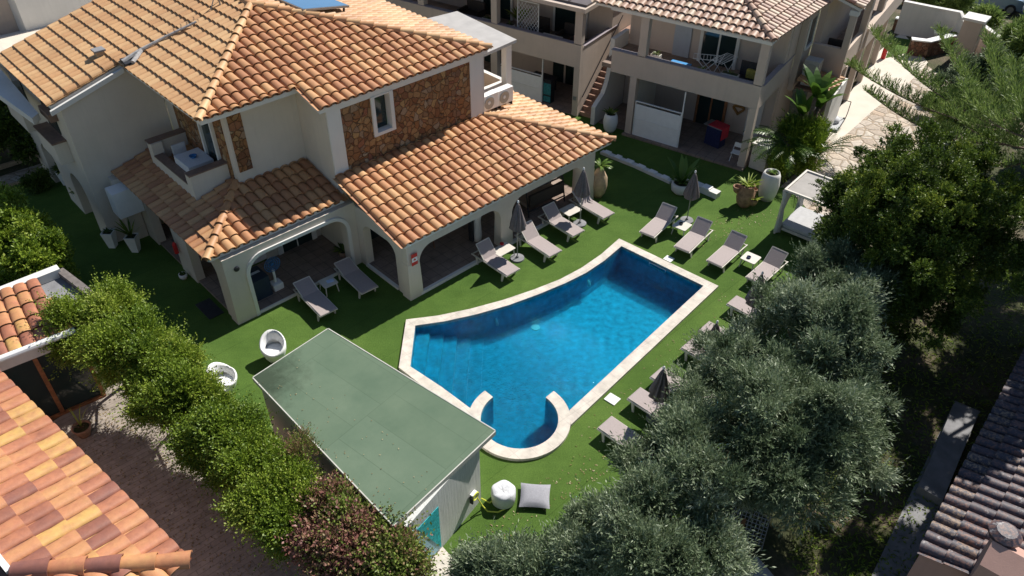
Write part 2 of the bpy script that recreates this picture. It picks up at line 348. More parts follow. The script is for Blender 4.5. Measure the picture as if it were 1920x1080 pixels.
# ------------------------------------------------------------ roof tiles
PT, CR = .355, .48
def poly_span(poly, s):
    xs = []
    n = len(poly)
    for i in range(n):
        (a, b), (c, d) = poly[i], poly[(i + 1) % n]
        if (a - s) * (c - s) < 0: xs.append(b + (d - b) * (s - a) / (c - a))
    xs.sort(); return [(xs[i], xs[i + 1]) for i in range(0, len(xs) - 1, 2)]
def roof_tiles(mb, poly, org, ed, ud, slope, rng, pitch=PT, course=CR, rad=.475, gap=0, tints=(0, 1), flat=.86, joint=False):
    """poly in (s,t): s metres along the eave, t horizontal metres up the slope; org 3D, ed/ud 2D unit directions"""
    org = Vector(org); E_ = Vector((ed[0], ed[1], 0)); Up = Vector((ud[0], ud[1], slope)); L = Up.length; Un = Up / L
    Nn = E_.cross(Up).normalized()
    if Nn.z < 0: Nn = -Nn
    smin = min(p[0] for p in poly); smax = max(p[0] for p in poly)
    n = int(math.ceil((smax - smin) / pitch))
    R0 = pitch * rad
    for i in range(-1, n + 1):
        for kind in (0, 1):
            s = smin + (i + (.5 if kind == 0 else 0)) * pitch
            for (t0, t1) in poly_span(poly, s + 1e-4):
                k = math.floor(t0 / course + 1e-6)
                while k * course < t1 - .02:
                    a = max(k * course, t0); b = min((k + 1) * course + .03, t1 + (.05 if kind == 0 else 0))
                    k += 1
                    if b - a < .03: continue
                    fa = (a - (k - 1) * course) / course
                    mb.ti = tints[0] + (tints[1] - tints[0]) * rng.random()
                    j = rng.uniform(-.008, .008)
                    if kind == 0:
                        ra, rb = R0 * 1.05, R0 * .92
                        rows = []
                        NS = 7
                        for (tt, rr, lift) in ((a, ra - .026, .050), (a, ra, .054), (b, rb, .008)):
                            row = []
                            for q in range(NS + 1):
                                th = math.pi * q / NS
                                p = org + E_ * (s + j + rr * math.cos(th)) + Up * tt + Nn * (rr * math.sin(th) * .82 * flat + lift)
                                row.append(p)
                            rows.append(row)
                        w_ = NS + 1
                        keep = mb.ti
                        if joint: mb.ti = 1.0
                        mb.add(rows[0] + rows[1], [(q, q + 1, w_ + q + 1, w_ + q) for q in range(NS)])
                        mb.ti = keep; mb.smooth = True
                        mb.add(rows[1] + rows[2], [(q, q + 1, w_ + q + 1, w_ + q) for q in range(NS)]); mb.smooth = False
                    else:
                        rows = []
                        for (tt, lift) in ((a, .03), (b, 0)):
                            row = []
                            for q in range(5):
                                th = math.pi * q / 4
                                row.append(org + E_ * (s + pitch * .36 * math.cos(th)) + Up * tt + Nn * (.05 - .05 * math.sin(th) + lift))
                            rows.append(row)
                        mb.add(rows[0] + rows[1], [(q, q + 1, 5 + q + 1, 5 + q) for q in range(4)])
def hip_tiles(mb, p, q, rng, r=.14, ln=.5, lift=.09, tints=(.3, 1)):
    p = Vector(p); q = Vector(q); d = (q - p); L = d.length; d.normalize(); n = max(1, int(L / ln)); st = L / n
    side = d.cross(Vector((0, 0, 1))).normalized(); up = side.cross(d).normalized()
    for i in range(n):
        a = p + d * (i * st); b = p + d * ((i + 1) * st + .04)
        mb.ti = tints[0] + (tints[1] - tints[0]) * rng.random(); rows = []
        for c, rr, l2 in ((a, r * 1.12 - .028, lift + .03), (a, r * 1.12, lift + .03), (b, r * .92, lift - .01)):
            rows.append([c + side * (rr * math.cos(math.pi * k / 7)) + up * (rr * math.sin(math.pi * k / 7) + l2 - .03) for k in range(8)])
        mb.add(rows[0] + rows[1], [(k, k + 1, 9 + k, 8 + k) for k in range(7)])
        mb.smooth = True
        mb.add(rows[1] + rows[2], [(k, k + 1, 9 + k, 8 + k) for k in range(7)])
        # closed lower end
        mb.smooth = False
def slab3(mb, pts, th):
    """sloping slab: pts 3D top outline, thickness down"""
    n = len(pts); vs = [tuple(p) for p in pts] + [(p[0], p[1], p[2] - th) for p in pts]
    area = sum(pts[i][0] * pts[(i + 1) % n][1] - pts[(i + 1) % n][0] * pts[i][1] for i in range(n))
    fs = [tuple(range(n)), tuple(reversed(range(n, 2 * n)))] + [(i, n + i, n + (i + 1) % n, (i + 1) % n) for i in range(n)]
    if area < 0: fs = [tuple(reversed(f)) for f in fs]
    mb.add(vs, fs)
# ------------------------------------------------------------ foliage
def leaf_mesh(name, P, D, UPV, ln, wd, tint, mat, parent=None, bend=0):
    """P base points, D leaf direction, UPV leaf side vector (unit); numpy arrays"""
    n = len(P)
    S = UPV
    ln = np.asarray(ln).reshape(-1, 1) * np.ones((n, 1)); wd = np.asarray(wd).reshape(-1, 1) * np.ones((n, 1))
    v = np.empty((n, 4, 3))
    v[:, 0] = P; v[:, 1] = P + D * ln * .5 + S * wd * .5; v[:, 2] = P + D * ln; v[:, 3] = P + D * ln * .5 - S * wd * .5
    me = bpy.data.meshes.new(name)
    me.vertices.add(n * 4); me.loops.add(n * 4); me.polygons.add(n)
    me.vertices.foreach_set('co', v.reshape(-1).astype(np.float32))
    me.loops.foreach_set('vertex_index', np.arange(n * 4, dtype=np.int32))
    me.polygons.foreach_set('loop_start', np.arange(0, n * 4, 4, dtype=np.int32))
    me.polygons.foreach_set('loop_total', np.full(n, 4, dtype=np.int32))
    a = me.attributes.new('tint', 'FLOAT', 'FACE'); a.data.foreach_set('value', np.clip(tint, 0, 1).astype(np.float32))
    me.materials.append(mat); me.update(); me.validate()
    o = bpy.data.objects.new(name, me); col.objects.link(o)
    if parent is not None: o.parent = parent
    return o
def unit(a): return a / np.maximum(np.linalg.norm(a, axis=-1, keepdims=True), 1e-9)
def sprigs(rg, blobs, n_sprig, n_leaf, slen, ln, wd, up=.35, spread=.7, tint=.5, lump=9, core=.5, jitter=.5, squash=.85, lumpr=.35):
    """leafy sprigs grown in clumps over a set of blobs (x,y,z,r); returns leaf arrays"""
    B = np.array(blobs, float); wts = B[:, 3] ** 2; cnt = np.maximum(1, (wts / wts.sum() * n_sprig)).astype(int)
    Ps, Ds, Ss, Ts = [], [], [], []
    for (x, y, z, r), c in zip(B, cnt):
        r = max(.22, r - slen * .55)
        m = max(4, int(lump * max(.5, r * r)))
        dirs = unit(rg.normal(size=(m, 3)) + np.array([0, 0, .35])); stray = rg.uniform(size=m) < .28; cen = dirs * r * np.where(stray, rg.uniform(1.0, 1.4, m), rg.uniform(.3, 1.0, m))[:, None]; cen[:, 2] *= squash
        lr = np.minimum(lumpr * rg.uniform(.6, 1.35, m), r) * np.where(stray, .6, 1)
        lt = rg.normal(0, .15, m)
        pk = lr ** 2 * rg.uniform(.5, 1.5, m); k = rg.choice(m, c, p=pk / pk.sum())
        d = unit(rg.normal(size=(c, 3)) + np.array([0, 0, .3]) + dirs[k] * .5)
        p = cen[k] + d * lr[k][:, None] * rg.uniform(core, 1, (c, 1)) + np.array([x, y, z])
        out = unit(d * .8 + dirs[k] * .6 + np.array([0, 0, up]) + rg.normal(size=(c, 3)) * .35)
        t0 = tint + lt[k] + rg.normal(0, .08, c)
        side = unit(np.cross(out, rg.normal(size=(c, 3))))
        nb = np.cross(out, side)
        sl_ = slen * rg.uniform(.6, 1.15, (c, 1)) * np.where(rg.uniform(size=(c, 1)) < .1, 1.7, 1)
        for i in range(n_leaf):
            f = (i + rg.uniform(0, 1, (c, 1))) / n_leaf
            ang = rg.uniform(0, 2 * np.pi, (c, 1))
            lat = side * np.cos(ang) + nb * np.sin(ang)
            Ps.append(p + out * sl_ * f); dd = unit(out * (1 - spread) + lat * spread + rg.normal(size=(c, 3)) * .12 * jitter)
            Ds.append(dd); Ss.append(unit(np.cross(dd, rg.normal(size=(c, 3)))))
            Ts.append(t0 + rg.normal(0, .17, c))
    P = np.concatenate(Ps); n = len(P)
    return P, np.concatenate(Ds), np.concatenate(Ss), ln * rg.uniform(.7, 1.2, n), wd * rg.uniform(.8, 1.2, n), np.concatenate(Ts)
def blob_px(lst):
    out = []
    for (x, y, z, r) in lst:
        p = at(x, y, z); out.append((p.x, p.y, p.z, r))
    return out
def tree(name, label, cat, blobs, base, mat, rg, n, nl, slen, ln, wd, group=None, trunk=.16, crown='crown', tint=.5, branches=6, **kw):
    t = thing(name, label, cat, (base[0], base[1], 0), group=group)
    off = np.array([base[0], base[1], 0])
    P, D, S, l_, w_, T = sprigs(rg, blobs, n, nl, slen, ln, wd, tint=tint, **kw)
    leaf_mesh(crown, P - off, D, S, l_, w_, T, mat, t)
    mb = MB(); mb.smooth = True
    c = np.mean(np.array(blobs)[:, :3], 0) - off
    hub = Vector((c[0] * .35, c[1] * .35, max(.5, c[2] * .45)))
    mb.tube([(0, 0, -.05), (c[0] * .12, c[1] * .1, hub.z * .5), hub], [trunk * 1.25, trunk, trunk * .8], 8)
    for b in blobs[:max(branches, len(blobs))]:
        q = Vector((b[0] - base[0], b[1] - base[1], b[2]))
        mid = hub.lerp(q, .5) + Vector((0, 0, -.15))
        mb.tube([hub, mid, q], [trunk * .55, trunk * .35, trunk * .12], 6)
    mb.build('trunk', M['bark'], t)
    return t
rng = random.Random(7); rg = np.random.default_rng(11)
# ============================================================ SETTING: ground
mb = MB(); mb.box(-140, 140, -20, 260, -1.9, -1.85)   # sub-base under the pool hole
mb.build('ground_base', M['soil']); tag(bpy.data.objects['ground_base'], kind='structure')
POOL_OUT = [(-3.69, 20.22), (-2.59, 20.44), (-1.46, 20.82), (-.31, 21.32), (.8, 21.92), (1.78, 22.53), (2.63, 23.24), (3.45, 24.11), (4.26, 25.17), (7.62, 22.2), (1.81, 15.49)]
CX, CY, RI, RO = .253, 15.735, 1.18, 1.56
def arc(r, a0, a1, n=24): return [(CX + r * math.cos(R_(a0 + (a1 - a0) * i / n)), CY + r * math.sin(R_(a0 + (a1 - a0) * i / n))) for i in range(n + 1)]
def sheet_with_hole(name, outer, hole, z, mat, kind='structure'):
    import bmesh
    bm = bmesh.new(); es = []
    for ring in (outer, hole):
        if not ring: continue
        vs = [bm.verts.new((p[0], p[1], z)) for p in ring]
        es += [bm.edges.new((vs[i], vs[(i + 1) % len(vs)])) for i in range(len(vs))]
    bmesh.ops.triangle_fill(bm, edges=es, use_beauty=True)
    for f in bm.faces:
        if f.normal.z < 0: f.normal_flip()
    me = bpy.data.meshes.new(name); bm.to_mesh(me); bm.free(); me.materials.append(mat)
    o = bpy.data.objects.new(name, me); col.objects.link(o)
    return tag(o, kind=kind) if kind else o
# outline of the pool including the spa bulge (outer edge of the coping)
def ang(p): return math.degrees(math.atan2(p[1] - CY, p[0] - CX))
HOLE = POOL_OUT[:-1] + [(1.81, 15.49)] + arc(RO, -9, -172, 22)[1:] + [(-3.67, 17.87)]
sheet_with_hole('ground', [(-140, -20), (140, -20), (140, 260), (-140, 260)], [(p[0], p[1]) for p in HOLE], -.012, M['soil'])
lawn_px = [(0, 352), (95, 322), (600, 200), (1100, 190), (1150, 215), (1390, 300), (1430, 330), (1480, 352), (1530, 400), (1560, 470), (1500, 640), (1420, 760), (1330, 900), (1180, 1080), (1100, 1180), (905, 1180), (829, 1027), (735, 1000), (560, 860), (420, 760), (250, 640), (180, 560), (150, 560), (0, 440)]
sheet_with_hole('lawn', [tuple(at(x, y)[:2]) for x, y in lawn_px], HOLE, 0, M['grass'])
mb = MB()
for a, b, n_ in (((1500, 352), (1470, 330), 0),): pass
path_px = [(1462, 352), (1500, 318), (1545, 270), (1578, 205), (1600, 165), (1640, 105), (1688, 60), (1700, 80), (1720, 110), (1790, 160), (1800, 220), (1770, 290), (1700, 350), (1640, 430), (1560, 500), (1520, 400), (1478, 352)]
sheet_with_hole('stone_path', [tuple(at(x, y)[:2]) for x, y in path_px], None, .012, M['flagstone'])
con_px = [(1555, 262), (1540, 250), (1590, 180), (1650, 95), (1692, 60), (1740, 118), (1700, 160), (1640, 205), (1590, 250), (1562, 270)]
M['pale_concrete'] = plain('pale_concrete', (.62, .56, .48), .8, .08, 1.2, bmp=.2)
sheet_with_hole('concrete_drive', [tuple(at(x, y)[:2]) for x, y in con_px], None, .018, M['pale_concrete'])
pv_px = [(60, 860), (100, 790), (185, 735), (260, 700), (400, 790), (560, 930), (700, 1090), (600, 1200), (200, 1200), (40, 1000)]
sheet_with_hole('paved_yard', [tuple(at(x, y)[:2]) for x, y in pv_px], None, .006, M['pavement'])
mb = MB(); P0, P1, P2, P3_ = at(-60, 350), at(100, 300), at(106, 322), at(-60, 372)
sheet_with_hole('garden_path', [tuple(p[:2]) for p in (P0, P1, P2, P3_)], None, .016, M['flagstone'])
sheet_with_hole('shower_pavement', [tuple(at(x, y)[:2]) for x, y in ((829, 1025), (842, 1040), (935, 1110), (780, 1130), (770, 1060))], None, .03, M['coping'])
# ============================================================ POOL
pool = thing('swimming_pool', 'turquoise blue swimming pool with a curved side, cream stone coping and round spa bay', 'swimming pool', (0, 0, 0))
INN = [(-3.34, 19.91), (-2.34, 20.14), (-1.25, 20.52), (-.12, 21.03), (.98, 21.66), (2.0, 22.33), (2.8, 22.95), (3.55, 23.72), (4.3, 24.66), (7.07, 22.2), (1.79, 16.06)]
ZC, ZW, ZF = .1, -.06, -1.12
a_in_r = ang((1.79, 16.06)); 
mb = MB()
def strip(mb, O, I, z1, z0):
    for i in range(len(O) - 1):
        mb.prism([O[i], O[i + 1], I[i + 1], I[i]], 'z', z0, z1)
n_ = len(INN)
O = POOL_OUT[:]; O[-1] = (1.81, 15.49)
seg = MB()
def ring_mesh(mb, O, I, z1, z0):
    m = len(O); vs = [(p[0], p[1], z1) for p in O] + [(p[0], p[1], z1) for p in I] + [(p[0], p[1], z0) for p in I] + [(p[0], p[1], z0) for p in O]
    fs = []
    for i in range(m - 1):
        for a, b in ((0, m), (m, 2 * m), (2 * m, 3 * m), (3 * m, 0)):
            fs.append((a + i, a + i + 1, b + i + 1, b + i))
    fs += [(0, m, 2 * m, 3 * m), (m - 1, 4 * m - 1, 3 * m - 1, 2 * m - 1)]
    area = 0
    mb.add(vs, [tuple(reversed(f)) for f in fs])
ring_mesh(mb, [(-3.67, 17.87)] + O, [(-3.3, 17.92)] + INN, ZC, -.02)
# lower left straight side down to the spa
ring_mesh(mb, [(-1.28, 15.6), (-2.5, 16.74), (-3.67, 17.87)], [(-1.08, 15.95), (-2.2, 17.0), (-3.3, 17.92)], ZC, -.02)
mb.build('coping', M['coping'], pool)
mb = MB(); ring_mesh(mb, list(reversed(arc(RO, 46, -226, 60))), list(reversed(arc(RI, 46, -226, 60))), ZC + .006, -.02); o = mb.build('spa_coping', M['coping'], pool)
# basin walls and floor
BAS = [(-3.3, 17.92)] + INN[:] 
BAS = [(-3.3, 17.92)] + INN + [(1.79, 16.06)]
basin = [(-3.3, 17.92)] + INN
sp = arc(RI, -8, -172, 26)
mb = MB()
def wall(mb, pts, z0, z1, closed=False):
    for i in range(len(pts) - (0 if closed else 1)):
        p, q = pts[i], pts[(i + 1) % len(pts)]
        mb.add([(p[0], p[1], z0), (q[0], q[1], z0), (q[0], q[1], z1), (p[0], p[1], z1)], [(0, 1, 2, 3)])
wall(mb, basin, ZF, ZC - .03); wall(mb, [(1.79, 16.06), (1.4, 15.6)], ZF, ZC - .03)
wall(mb, [(-1.1, 15.93), (-2.2, 17.0), (-3.3, 17.92)], ZF, ZC - .03)
mb.add([(-4.2, 13.8, ZF), (8.2, 13.8, ZF), (8.2, 25.6, ZF), (-4.2, 25.6, ZF)], [(0, 1, 2, 3)])
mb.build('basin', M['mosaic'], pool)
mb = MB(); mb.smooth = True
wall(mb, arc(RI, 46, -226, 60), ZF, ZC)
wall(mb, arc(RO - .02, 46, 6, 12), ZF, ZC - .03); wall(mb, arc(RO - .02, -186, -226, 12), ZF, ZC - .03)
for aa in (46, -226):
    wall(mb, [arc(RI, aa, aa, 1)[0], arc(RO - .02, aa, aa, 1)[0]], ZF, ZC)
mb.build('spa_wall', M['mosaic'], pool)
# entry steps along the short left side
for k in range(5):
    mb = MB(); x1 = -3.32 + .46 * (k + 1); z1 = (-.26, -.46, -.64, -.82, -.98)[k]
    pts = [(-3.32, 17.95), (x1, 17.95 - (x1 + 3.32) * .85), (x1, 19.9 + .22 * (x1 + 3.34)), (-3.32, 19.9)]
    mb.prism(pts, 'z', ZF - .01 * k, z1); mb.build('entry_step', M['mosaic'], pool)
lamp_m = plain('lamp_lens', (.35, .62, .62), .3, .05, 3)
for (x, y, z) in ((931, 603, -.5), (1103, 531, -.5), (1037, 775, -.45)):
    p = at(x, y, z); mb = MB(); mb.lathe([(0.02, -.05), (.15, -.05), (.17, 0), (.12, .04), (.02, .05)], n=18)
    o = mb.build('pool_lamp', lamp_m, pool); o.location = p
    o.rotation_euler = (R_(80), 0, R_(120 if x > 1000 else 110)) if x < 1037 or x > 1050 else (R_(80), 0, R_(-60))
p = at(1004, 615, ZF); mb = MB(); mb.lathe([(.02, .0), (.16, 0), (.16, .04), (.02, .05)], n=18); o = mb.build('floor_drain', lamp_m, pool); o.location = (p.x, p.y, ZF + .005)
mb = MB(); a, b = at(1223, 497, -.02), at(1251, 510, -.02); d = (b - a).normalized()
nrm_ = Vector((d.y, -d.x, 0))
a0 = Vector((4.3, 24.66, 0)).lerp(Vector((7.07, 22.2, 0)), .36); b0 = Vector((4.3, 24.66, 0)).lerp(Vector((7.07, 22.2, 0)), .56)
d = (b0 - a0).normalized(); nr = Vector((-d.y, d.x, 0)) * -1
if nr.y > 0: nr = -nr
for (za, zb) in ((-.02, .0), (-.16, -.14)): mb.prism([tuple((a0 + nr * .01)[:2]), tuple((b0 + nr * .01)[:2]), tuple((b0 + nr * .03)[:2]), tuple((a0 + nr * .03)[:2])], 'z', za, zb)
for q in (a0, b0): mb.prism([tuple((q + nr * .01)[:2]), tuple((q + d * .02 + nr * .01)[:2]), tuple((q + d * .02 + nr * .03)[:2]), tuple((q + nr * .03)[:2])], 'z', -.16, 0)
mb.build('skimmer_frame', M['white'], pool)
water_out = basin[:] + [(1.4, 15.55)] + arc(RI, -8, -172, 26) + [(-1.12, 15.9)]
o = sheet_with_hole('water', water_out, None, ZW, M['water'])
# white access covers on the lawn
for px_, py_, s_, lab in ((1148, 749, .2, 'white square drain cover on the lawn beside the long straight pool side'), (1254, 486, .17, 'small white cover plate on the lawn behind the top end of the pool')):
    mb = MB(); mb.box(-s_, s_, -s_ * .9, s_ * .9, 0, .03); mb.box(-s_ * .6, s_ * .6, -.02, .02, .03, .036)
    o = mb.build('drain_cover', M['white'], bevel=.008); o.location = at(px_, py_, 0.002); o.rotation_euler = (0, 0, R_(-41)); tag(o, lab, 'drain cover')
# ============================================================ VILLA
villa = thing('villa', 'cream two storey villa with orange barrel tile roofs, stone clad wall and arched porches', 'house', mat=MV)
PORCH = .09
def arch_outline(x0, x1, h, ops):
    """outline in (x,z) of a wall with openings reaching the floor; ops (a,b,top,r)"""
    pts = [(x0, 0)]
    for (a, b, top, r) in ops:
        pts.append((a, 0)); n = 8
        pts += [(a + r - r * math.cos(math.pi / 2 * i / n), top - r + r * math.sin(math.pi / 2 * i / n) * 1) for i in range(n + 1)]
        pts += [(b - r + r * math.sin(math.pi / 2 * i / n), top - r + r * math.cos(math.pi / 2 * i / n)) for i in range(n + 1)]
        pts.append((b, 0))
    pts += [(x1, 0), (x1, h), (x0, h)]
    return pts
# porch floors
mb = MB(); mb.box(.06, 5.5, .04, 2.5, -.05, PORCH); mb.box(.06, 1.6, 2.5, 7.6, -.05, PORCH); mb.box(5.25, 14.9, -2.98, 1.2, -.05, PORCH + .01)
mb.build('porch_floor', M['patio'], villa)
mb = MB(); mb.box(5.6, 14.2, -3.12, -2.985, -.05, PORCH + .025); mb.box(5.14, 5.245, -2.3, -.3, -.05, PORCH + .02); mb.box(.75, 4.75, -.03, .035, -.05, PORCH + .015)
mb.build('porch_edge', M['trim'], villa)
# outer arcade walls
mb = MB()
mb.prism(arch_outline(0, 5.17, 2.72, [(.8, 4.72, 2.35, .62)]), 'y', .0, .38)
mb.build('arcade_front', M['villa'], villa)
mb = MB(); mb.prism(arch_outline(.385, 7.3, 2.6, [(.75, 3.1, 2.2, .5), (4.3, 6.4, 2.2, .5)]), 'x', 0.0, .32); mb.build('arcade_side', M['villa'], villa)
mb = MB(); mb.prism(arch_outline(5.17, 14.95, 2.36, [(5.68, 9.62, 2.02, .6), (10.2, 14.2, 2.02, .6)]), 'y', -3.05, -2.7); mb.build('arcade_pool', M['villa'], villa)
mb = MB(); mb.prism(arch_outline(-2.695, -.005, 2.6, [(-2.35, -.35, 2.02, .5)]), 'x', 5.17, 5.5); mb.build('arcade_return', M['villa'], villa)
mb = MB(); mb.prism(arch_outline(-2.69, 4.0, 2.4, [(-2.2, 3.2, 2.05, .5)]), 'x', 14.6, 14.95); mb.build('arcade_end', M['villa'], villa)
# pillar feet, slightly flared
mb = MB()
for (a, b, c, d) in ((-.05, .78, -.05, .42), (5.10, 5.7, -3.12, -2.66), (9.6, 10.22, -3.1, -2.66), (14.18, 15.0, -3.1, -2.66)):
    z1 = 1.5
    pts = [(a, c), (b, c), (b, d), (a, d)]; i_ = .055
    top = [(a + i_, c + i_), (b - i_ * .4, c + i_), (b - i_ * .4, d - i_ * .2), (a + i_, d - i_ * .2)]
    mb = MB(); mb.add([(x, y, 0) for x, y in pts] + [(x, y, z1) for x, y in top], [(3, 2, 1, 0), (4, 5, 6, 7), (0, 1, 5, 4), (1, 2, 6, 5), (2, 3, 7, 6), (3, 0, 4, 7)])
    mb.build('pillar_foot', M['villa'], villa)
# raised white arch surround on the porch arches
mb = MB()
def surround(mb, a, b, top, r, y0, y1, w_=.13):
    n = 8; inner = [(a, 0)] + [(a + r - r * math.cos(math.pi / 2 * i / n), top - r + r * math.sin(math.pi / 2 * i / n)) for i in range(n + 1)] + [(b - r + r * math.sin(math.pi / 2 * i / n), top - r + r * math.cos(math.pi / 2 * i / n)) for i in range(n + 1)] + [(b, 0)]
    outer = [(a - w_, 0)] + [(a + r - (r + w_) * math.cos(math.pi / 2 * i / n), top - r + (r + w_) * math.sin(math.pi / 2 * i / n)) for i in range(n + 1)] + [(b - r + (r + w_) * math.sin(math.pi / 2 * i / n), top - r + (r + w_) * math.cos(math.pi / 2 * i / n)) for i in range(n + 1)] + [(b + w_, 0)]
    m = len(inner)
    vs = [(p[0], y0, p[1]) for p in outer] + [(p[0], y0, p[1]) for p in inner] + [(p[0], y1, p[1]) for p in outer] + [(p[0], y1, p[1]) for p in inner]
    fs = []
    for i in range(m - 1): fs += [(i, i + 1, m + i + 1, m + i), (2 * m + i, 3 * m + i, 3 * m + i + 1, 2 * m + i + 1), (i, 2 * m + i, 2 * m + i + 1, i + 1), (m + i, m + i + 1, 3 * m + i + 1, 3 * m + i)]
    mb.add(vs, [tuple(reversed(f)) for f in fs])
surround(mb, .8, 4.72, 2.35, .62, -.07, .01)
mb.build('arch_surround', M['trim'], villa)
# ground floor inner walls (with recesses for doors)
mb = MB(); mb.box(.9, 1.7, 2.55, 2.85, 0, 3.2); mb.box(1.7, 2.6, 2.55, 2.85, 2.3, 3.2); mb.box(2.6, 5.5, 2.55, 2.85, 0, 3.3); mb.box(.9, 1.0, 2.86, 7.6, 0, 2.9)
mb.box(5.0, 5.16, .39, 2.54, 0, 3.1); mb.box(5.17, 12.1, .9, 1.2, 0, 3.4); mb.box(12.1, 14.6, 3.4, 3.6, 0, 2.8)
mb.build('inner_wall', M['villa'], villa)
mb = MB(); mb.box(1.7, 2.6, 2.6, 2.66, PORCH, 2.3); mb.build('door_panel', M['white'], villa)
dr = MB(); dr.box(3.25, 4.55, 2.49, 2.54, PORCH, 2.3); dr = dr.build('glass_door', M['glass'], villa)
mb = MB(); mb.box(3.05, 3.25, 2.44, 2.55, PORCH, 2.42); mb.box(4.55, 4.75, 2.44, 2.55, PORCH, 2.42); mb.box(3.25, 4.55, 2.44, 2.55, 2.3, 2.42); mb.box(3.88, 3.92, 2.47, 2.488, PORCH, 2.3); mb.build('door_frame', M['trim'], dr)
for (a, b) in ((6.2, 7.8), (10.8, 13.0)):
    if b < 12.1:
        mb = MB(); mb.box(a, b, .85, .89, PORCH, 2.2); d_ = mb.build('glass_door', M['glass'], villa)
        mb = MB(); mb.box(a - .12, a, .82, .895, PORCH, 2.3); mb.box(b, b + .12, .82, .895, PORCH, 2.3); mb.box((a + b) / 2 - .03, (a + b) / 2 + .03, .825, .845, PORCH, 2.2); mb.build('door_frame', M['trim'], d_)
# upper storey walls
mb = MB()
mb.box(4.98, 6.85, .70, .95, 2.9, 6.22); mb.box(7.70, 12.08, .70, .95, 2.9, 6.22); mb.box(6.85, 7.70, .70, .95, 2.9, 4.56); mb.box(6.85, 7.70, .70, .95, 6.02, 6.22)
mb.box(4.98, 5.22, .951, 2.6, 2.9, 6.4)
mb.box(2.25, 4.975, 2.55, 2.85, 2.9, 6.6)
mb.box(2.25, 2.5, 2.86, 7.7, 3.0, 6.7)
mb.box(11.85, 12.08, .951, 12, 2.9, 6.2)
mb.build('upper_wall', M['villa'], villa)
mb = MB(); mb.box(5.0, 5.55, .63, .698, 3.0, 6.2); mb.box(11.45, 12.14, .63, .698, 3.0, 6.2); mb.box(12.082, 12.16, .63, 1.0, 2.9, 6.2); mb.box(5.55, 11.45, .64, .698, 6.02, 6.2); mb.build('corner_band', M['trim'], villa)
mb = MB(); mb.box(5.551, 6.849, .665, .699, 3.2, 6.018); mb.box(7.701, 11.449, .665, .699, 3.2, 6.018); mb.box(6.85, 7.70, .665, .699, 3.2, 4.56); mb.build('stone_cladding', M['stone'], villa)
wn = MB(); wn.box(6.96, 7.6, .92, .94, 4.62, 5.98); wn = wn.build('window', M['glass'], villa)
mb = MB(); mb.box(6.80, 6.95, .6, .93, 4.50, 6.04); mb.box(7.61, 7.76, .6, .93, 4.50, 6.04); mb.box(6.95, 7.61, .6, .93, 4.50, 4.62); mb.box(6.95, 7.61, .62, .93, 5.98, 6.04); mb.build('window_frame', M['trim'], wn)
# recessed left part with the balcony door
mb = MB(); mb.box(2.21, 2.249, 2.86, 3.5, 3.2, 6.5); mb.box(2.21, 2.249, 4.65, 6.9, 3.2, 6.6); mb.box(2.35, 2.85, 2.52, 2.549, 4.0, 6.4) ; mb.build('stone_cladding', M['stone'], villa)
bd = MB(); bd.box(2.19, 2.205, 3.6, 4.55, 3.35, 6.2); bd = bd.build('glass_door', M['glass'], villa)
mb = MB(); mb.box(2.10, 2.249, 3.5, 3.62, 3.35, 6.5); mb.box(2.10, 2.249, 4.53, 4.65, 3.35, 6.5); mb.build('door_frame', M['trim'], bd)
# wing to the left
mb = MB(); mb.prism([(-1.28, 0), (2.24, 0), (2.24, 6.78), (1.1, 6.46), (-1.28, 5.8)], 'y', 7.72, 7.98); mb.build('gable_wall', M['villa'], villa)
mb = MB(); mb.prism([(-1.62, 5.66), (1.14, 6.43), (1.14, 6.60), (-1.62, 5.83)], 'y', 7.60, 7.715); mb.build('verge_board', M['trim'], villa)
mb = MB(); mb.prism(arch_outline(8.01, 22, 5.75, [(9.0, 10.6, 2.2, .7), (12.2, 14.0, 2.2, .8), (15.5, 17.2, 2.2, .8)]), 'x', -1.28, -.95); mb.build('wing_wall', M['villa'], villa)
mb = MB(); mb.box(-.9, -.8, 8.5, 18, 0, 2.6); mb.build('wing_back_wall', M['villa'], villa)
for (v0, v1) in ((8.7, 10.6), (12.2, 14.4)):
    mb = MB(); mb.box(-1.75, -1.285, v0, v1, 3.3, 4.15); o = mb.build('wing_balcony', M['villa'], villa)
    mb = MB(); mb.box(-1.8, -1.285, v0 - .05, v1 + .05, 4.155, 4.22); mb.build('balcony_cap', M['brown_tile'], o)
    mb = MB(); mb.box(-1.32, -1.285, v0 + .3, v1 - .4, 4.3, 5.4); mb.build('wing_window', M['glass'], villa)
mb = MB(); mb.box(-1.55, -1.285, 8.6, 9.7, 5.0, 5.3); mb.build('window_hood', M['brown_tile'], villa)
pz = 5.2
slab3_pts = [vloc(x, y, pz) for x, y in ((-40, 108), (0, 128), (72, 212), (60, 222), (-40, 150))]
mb = MB(); slab3(mb, [Vector(p) for p in slab3_pts], .25); mb.build('terrace_slab', M['white_wall'], villa)
# balcony box
mb = MB()
mb.box(.82, 1.22, 3.1, 3.12 + .4, 2.9, 4.2); mb.box(.82, 1.22, 6.2, 6.6, 2.9, 4.2); mb.box(.82, 1.0, 3.52, 6.2, 2.9, 3.72)
mb.box(1.22, 2.2, 3.1, 3.34, 2.9, 4.2); mb.box(1.22, 2.2, 6.36, 6.6, 2.9, 4.2)
mb.build('balcony_parapet', M['villa'], villa)
mb = MB(); mb.box(.78, 2.2, 3.06, 3.42, 4.203, 4.25); mb.box(.78, 2.2, 6.28, 6.64, 4.203, 4.25); mb.box(.80, 1.14, 3.53, 6.18, 3.723, 3.77); mb.build('balcony_cap', M['brown_tile'], villa)
mb = MB(); mb.box(1.0, 2.2, 3.34, 6.36, 3.1, 3.3); mb.build('balcony_floor', M['brown_tile'], villa)
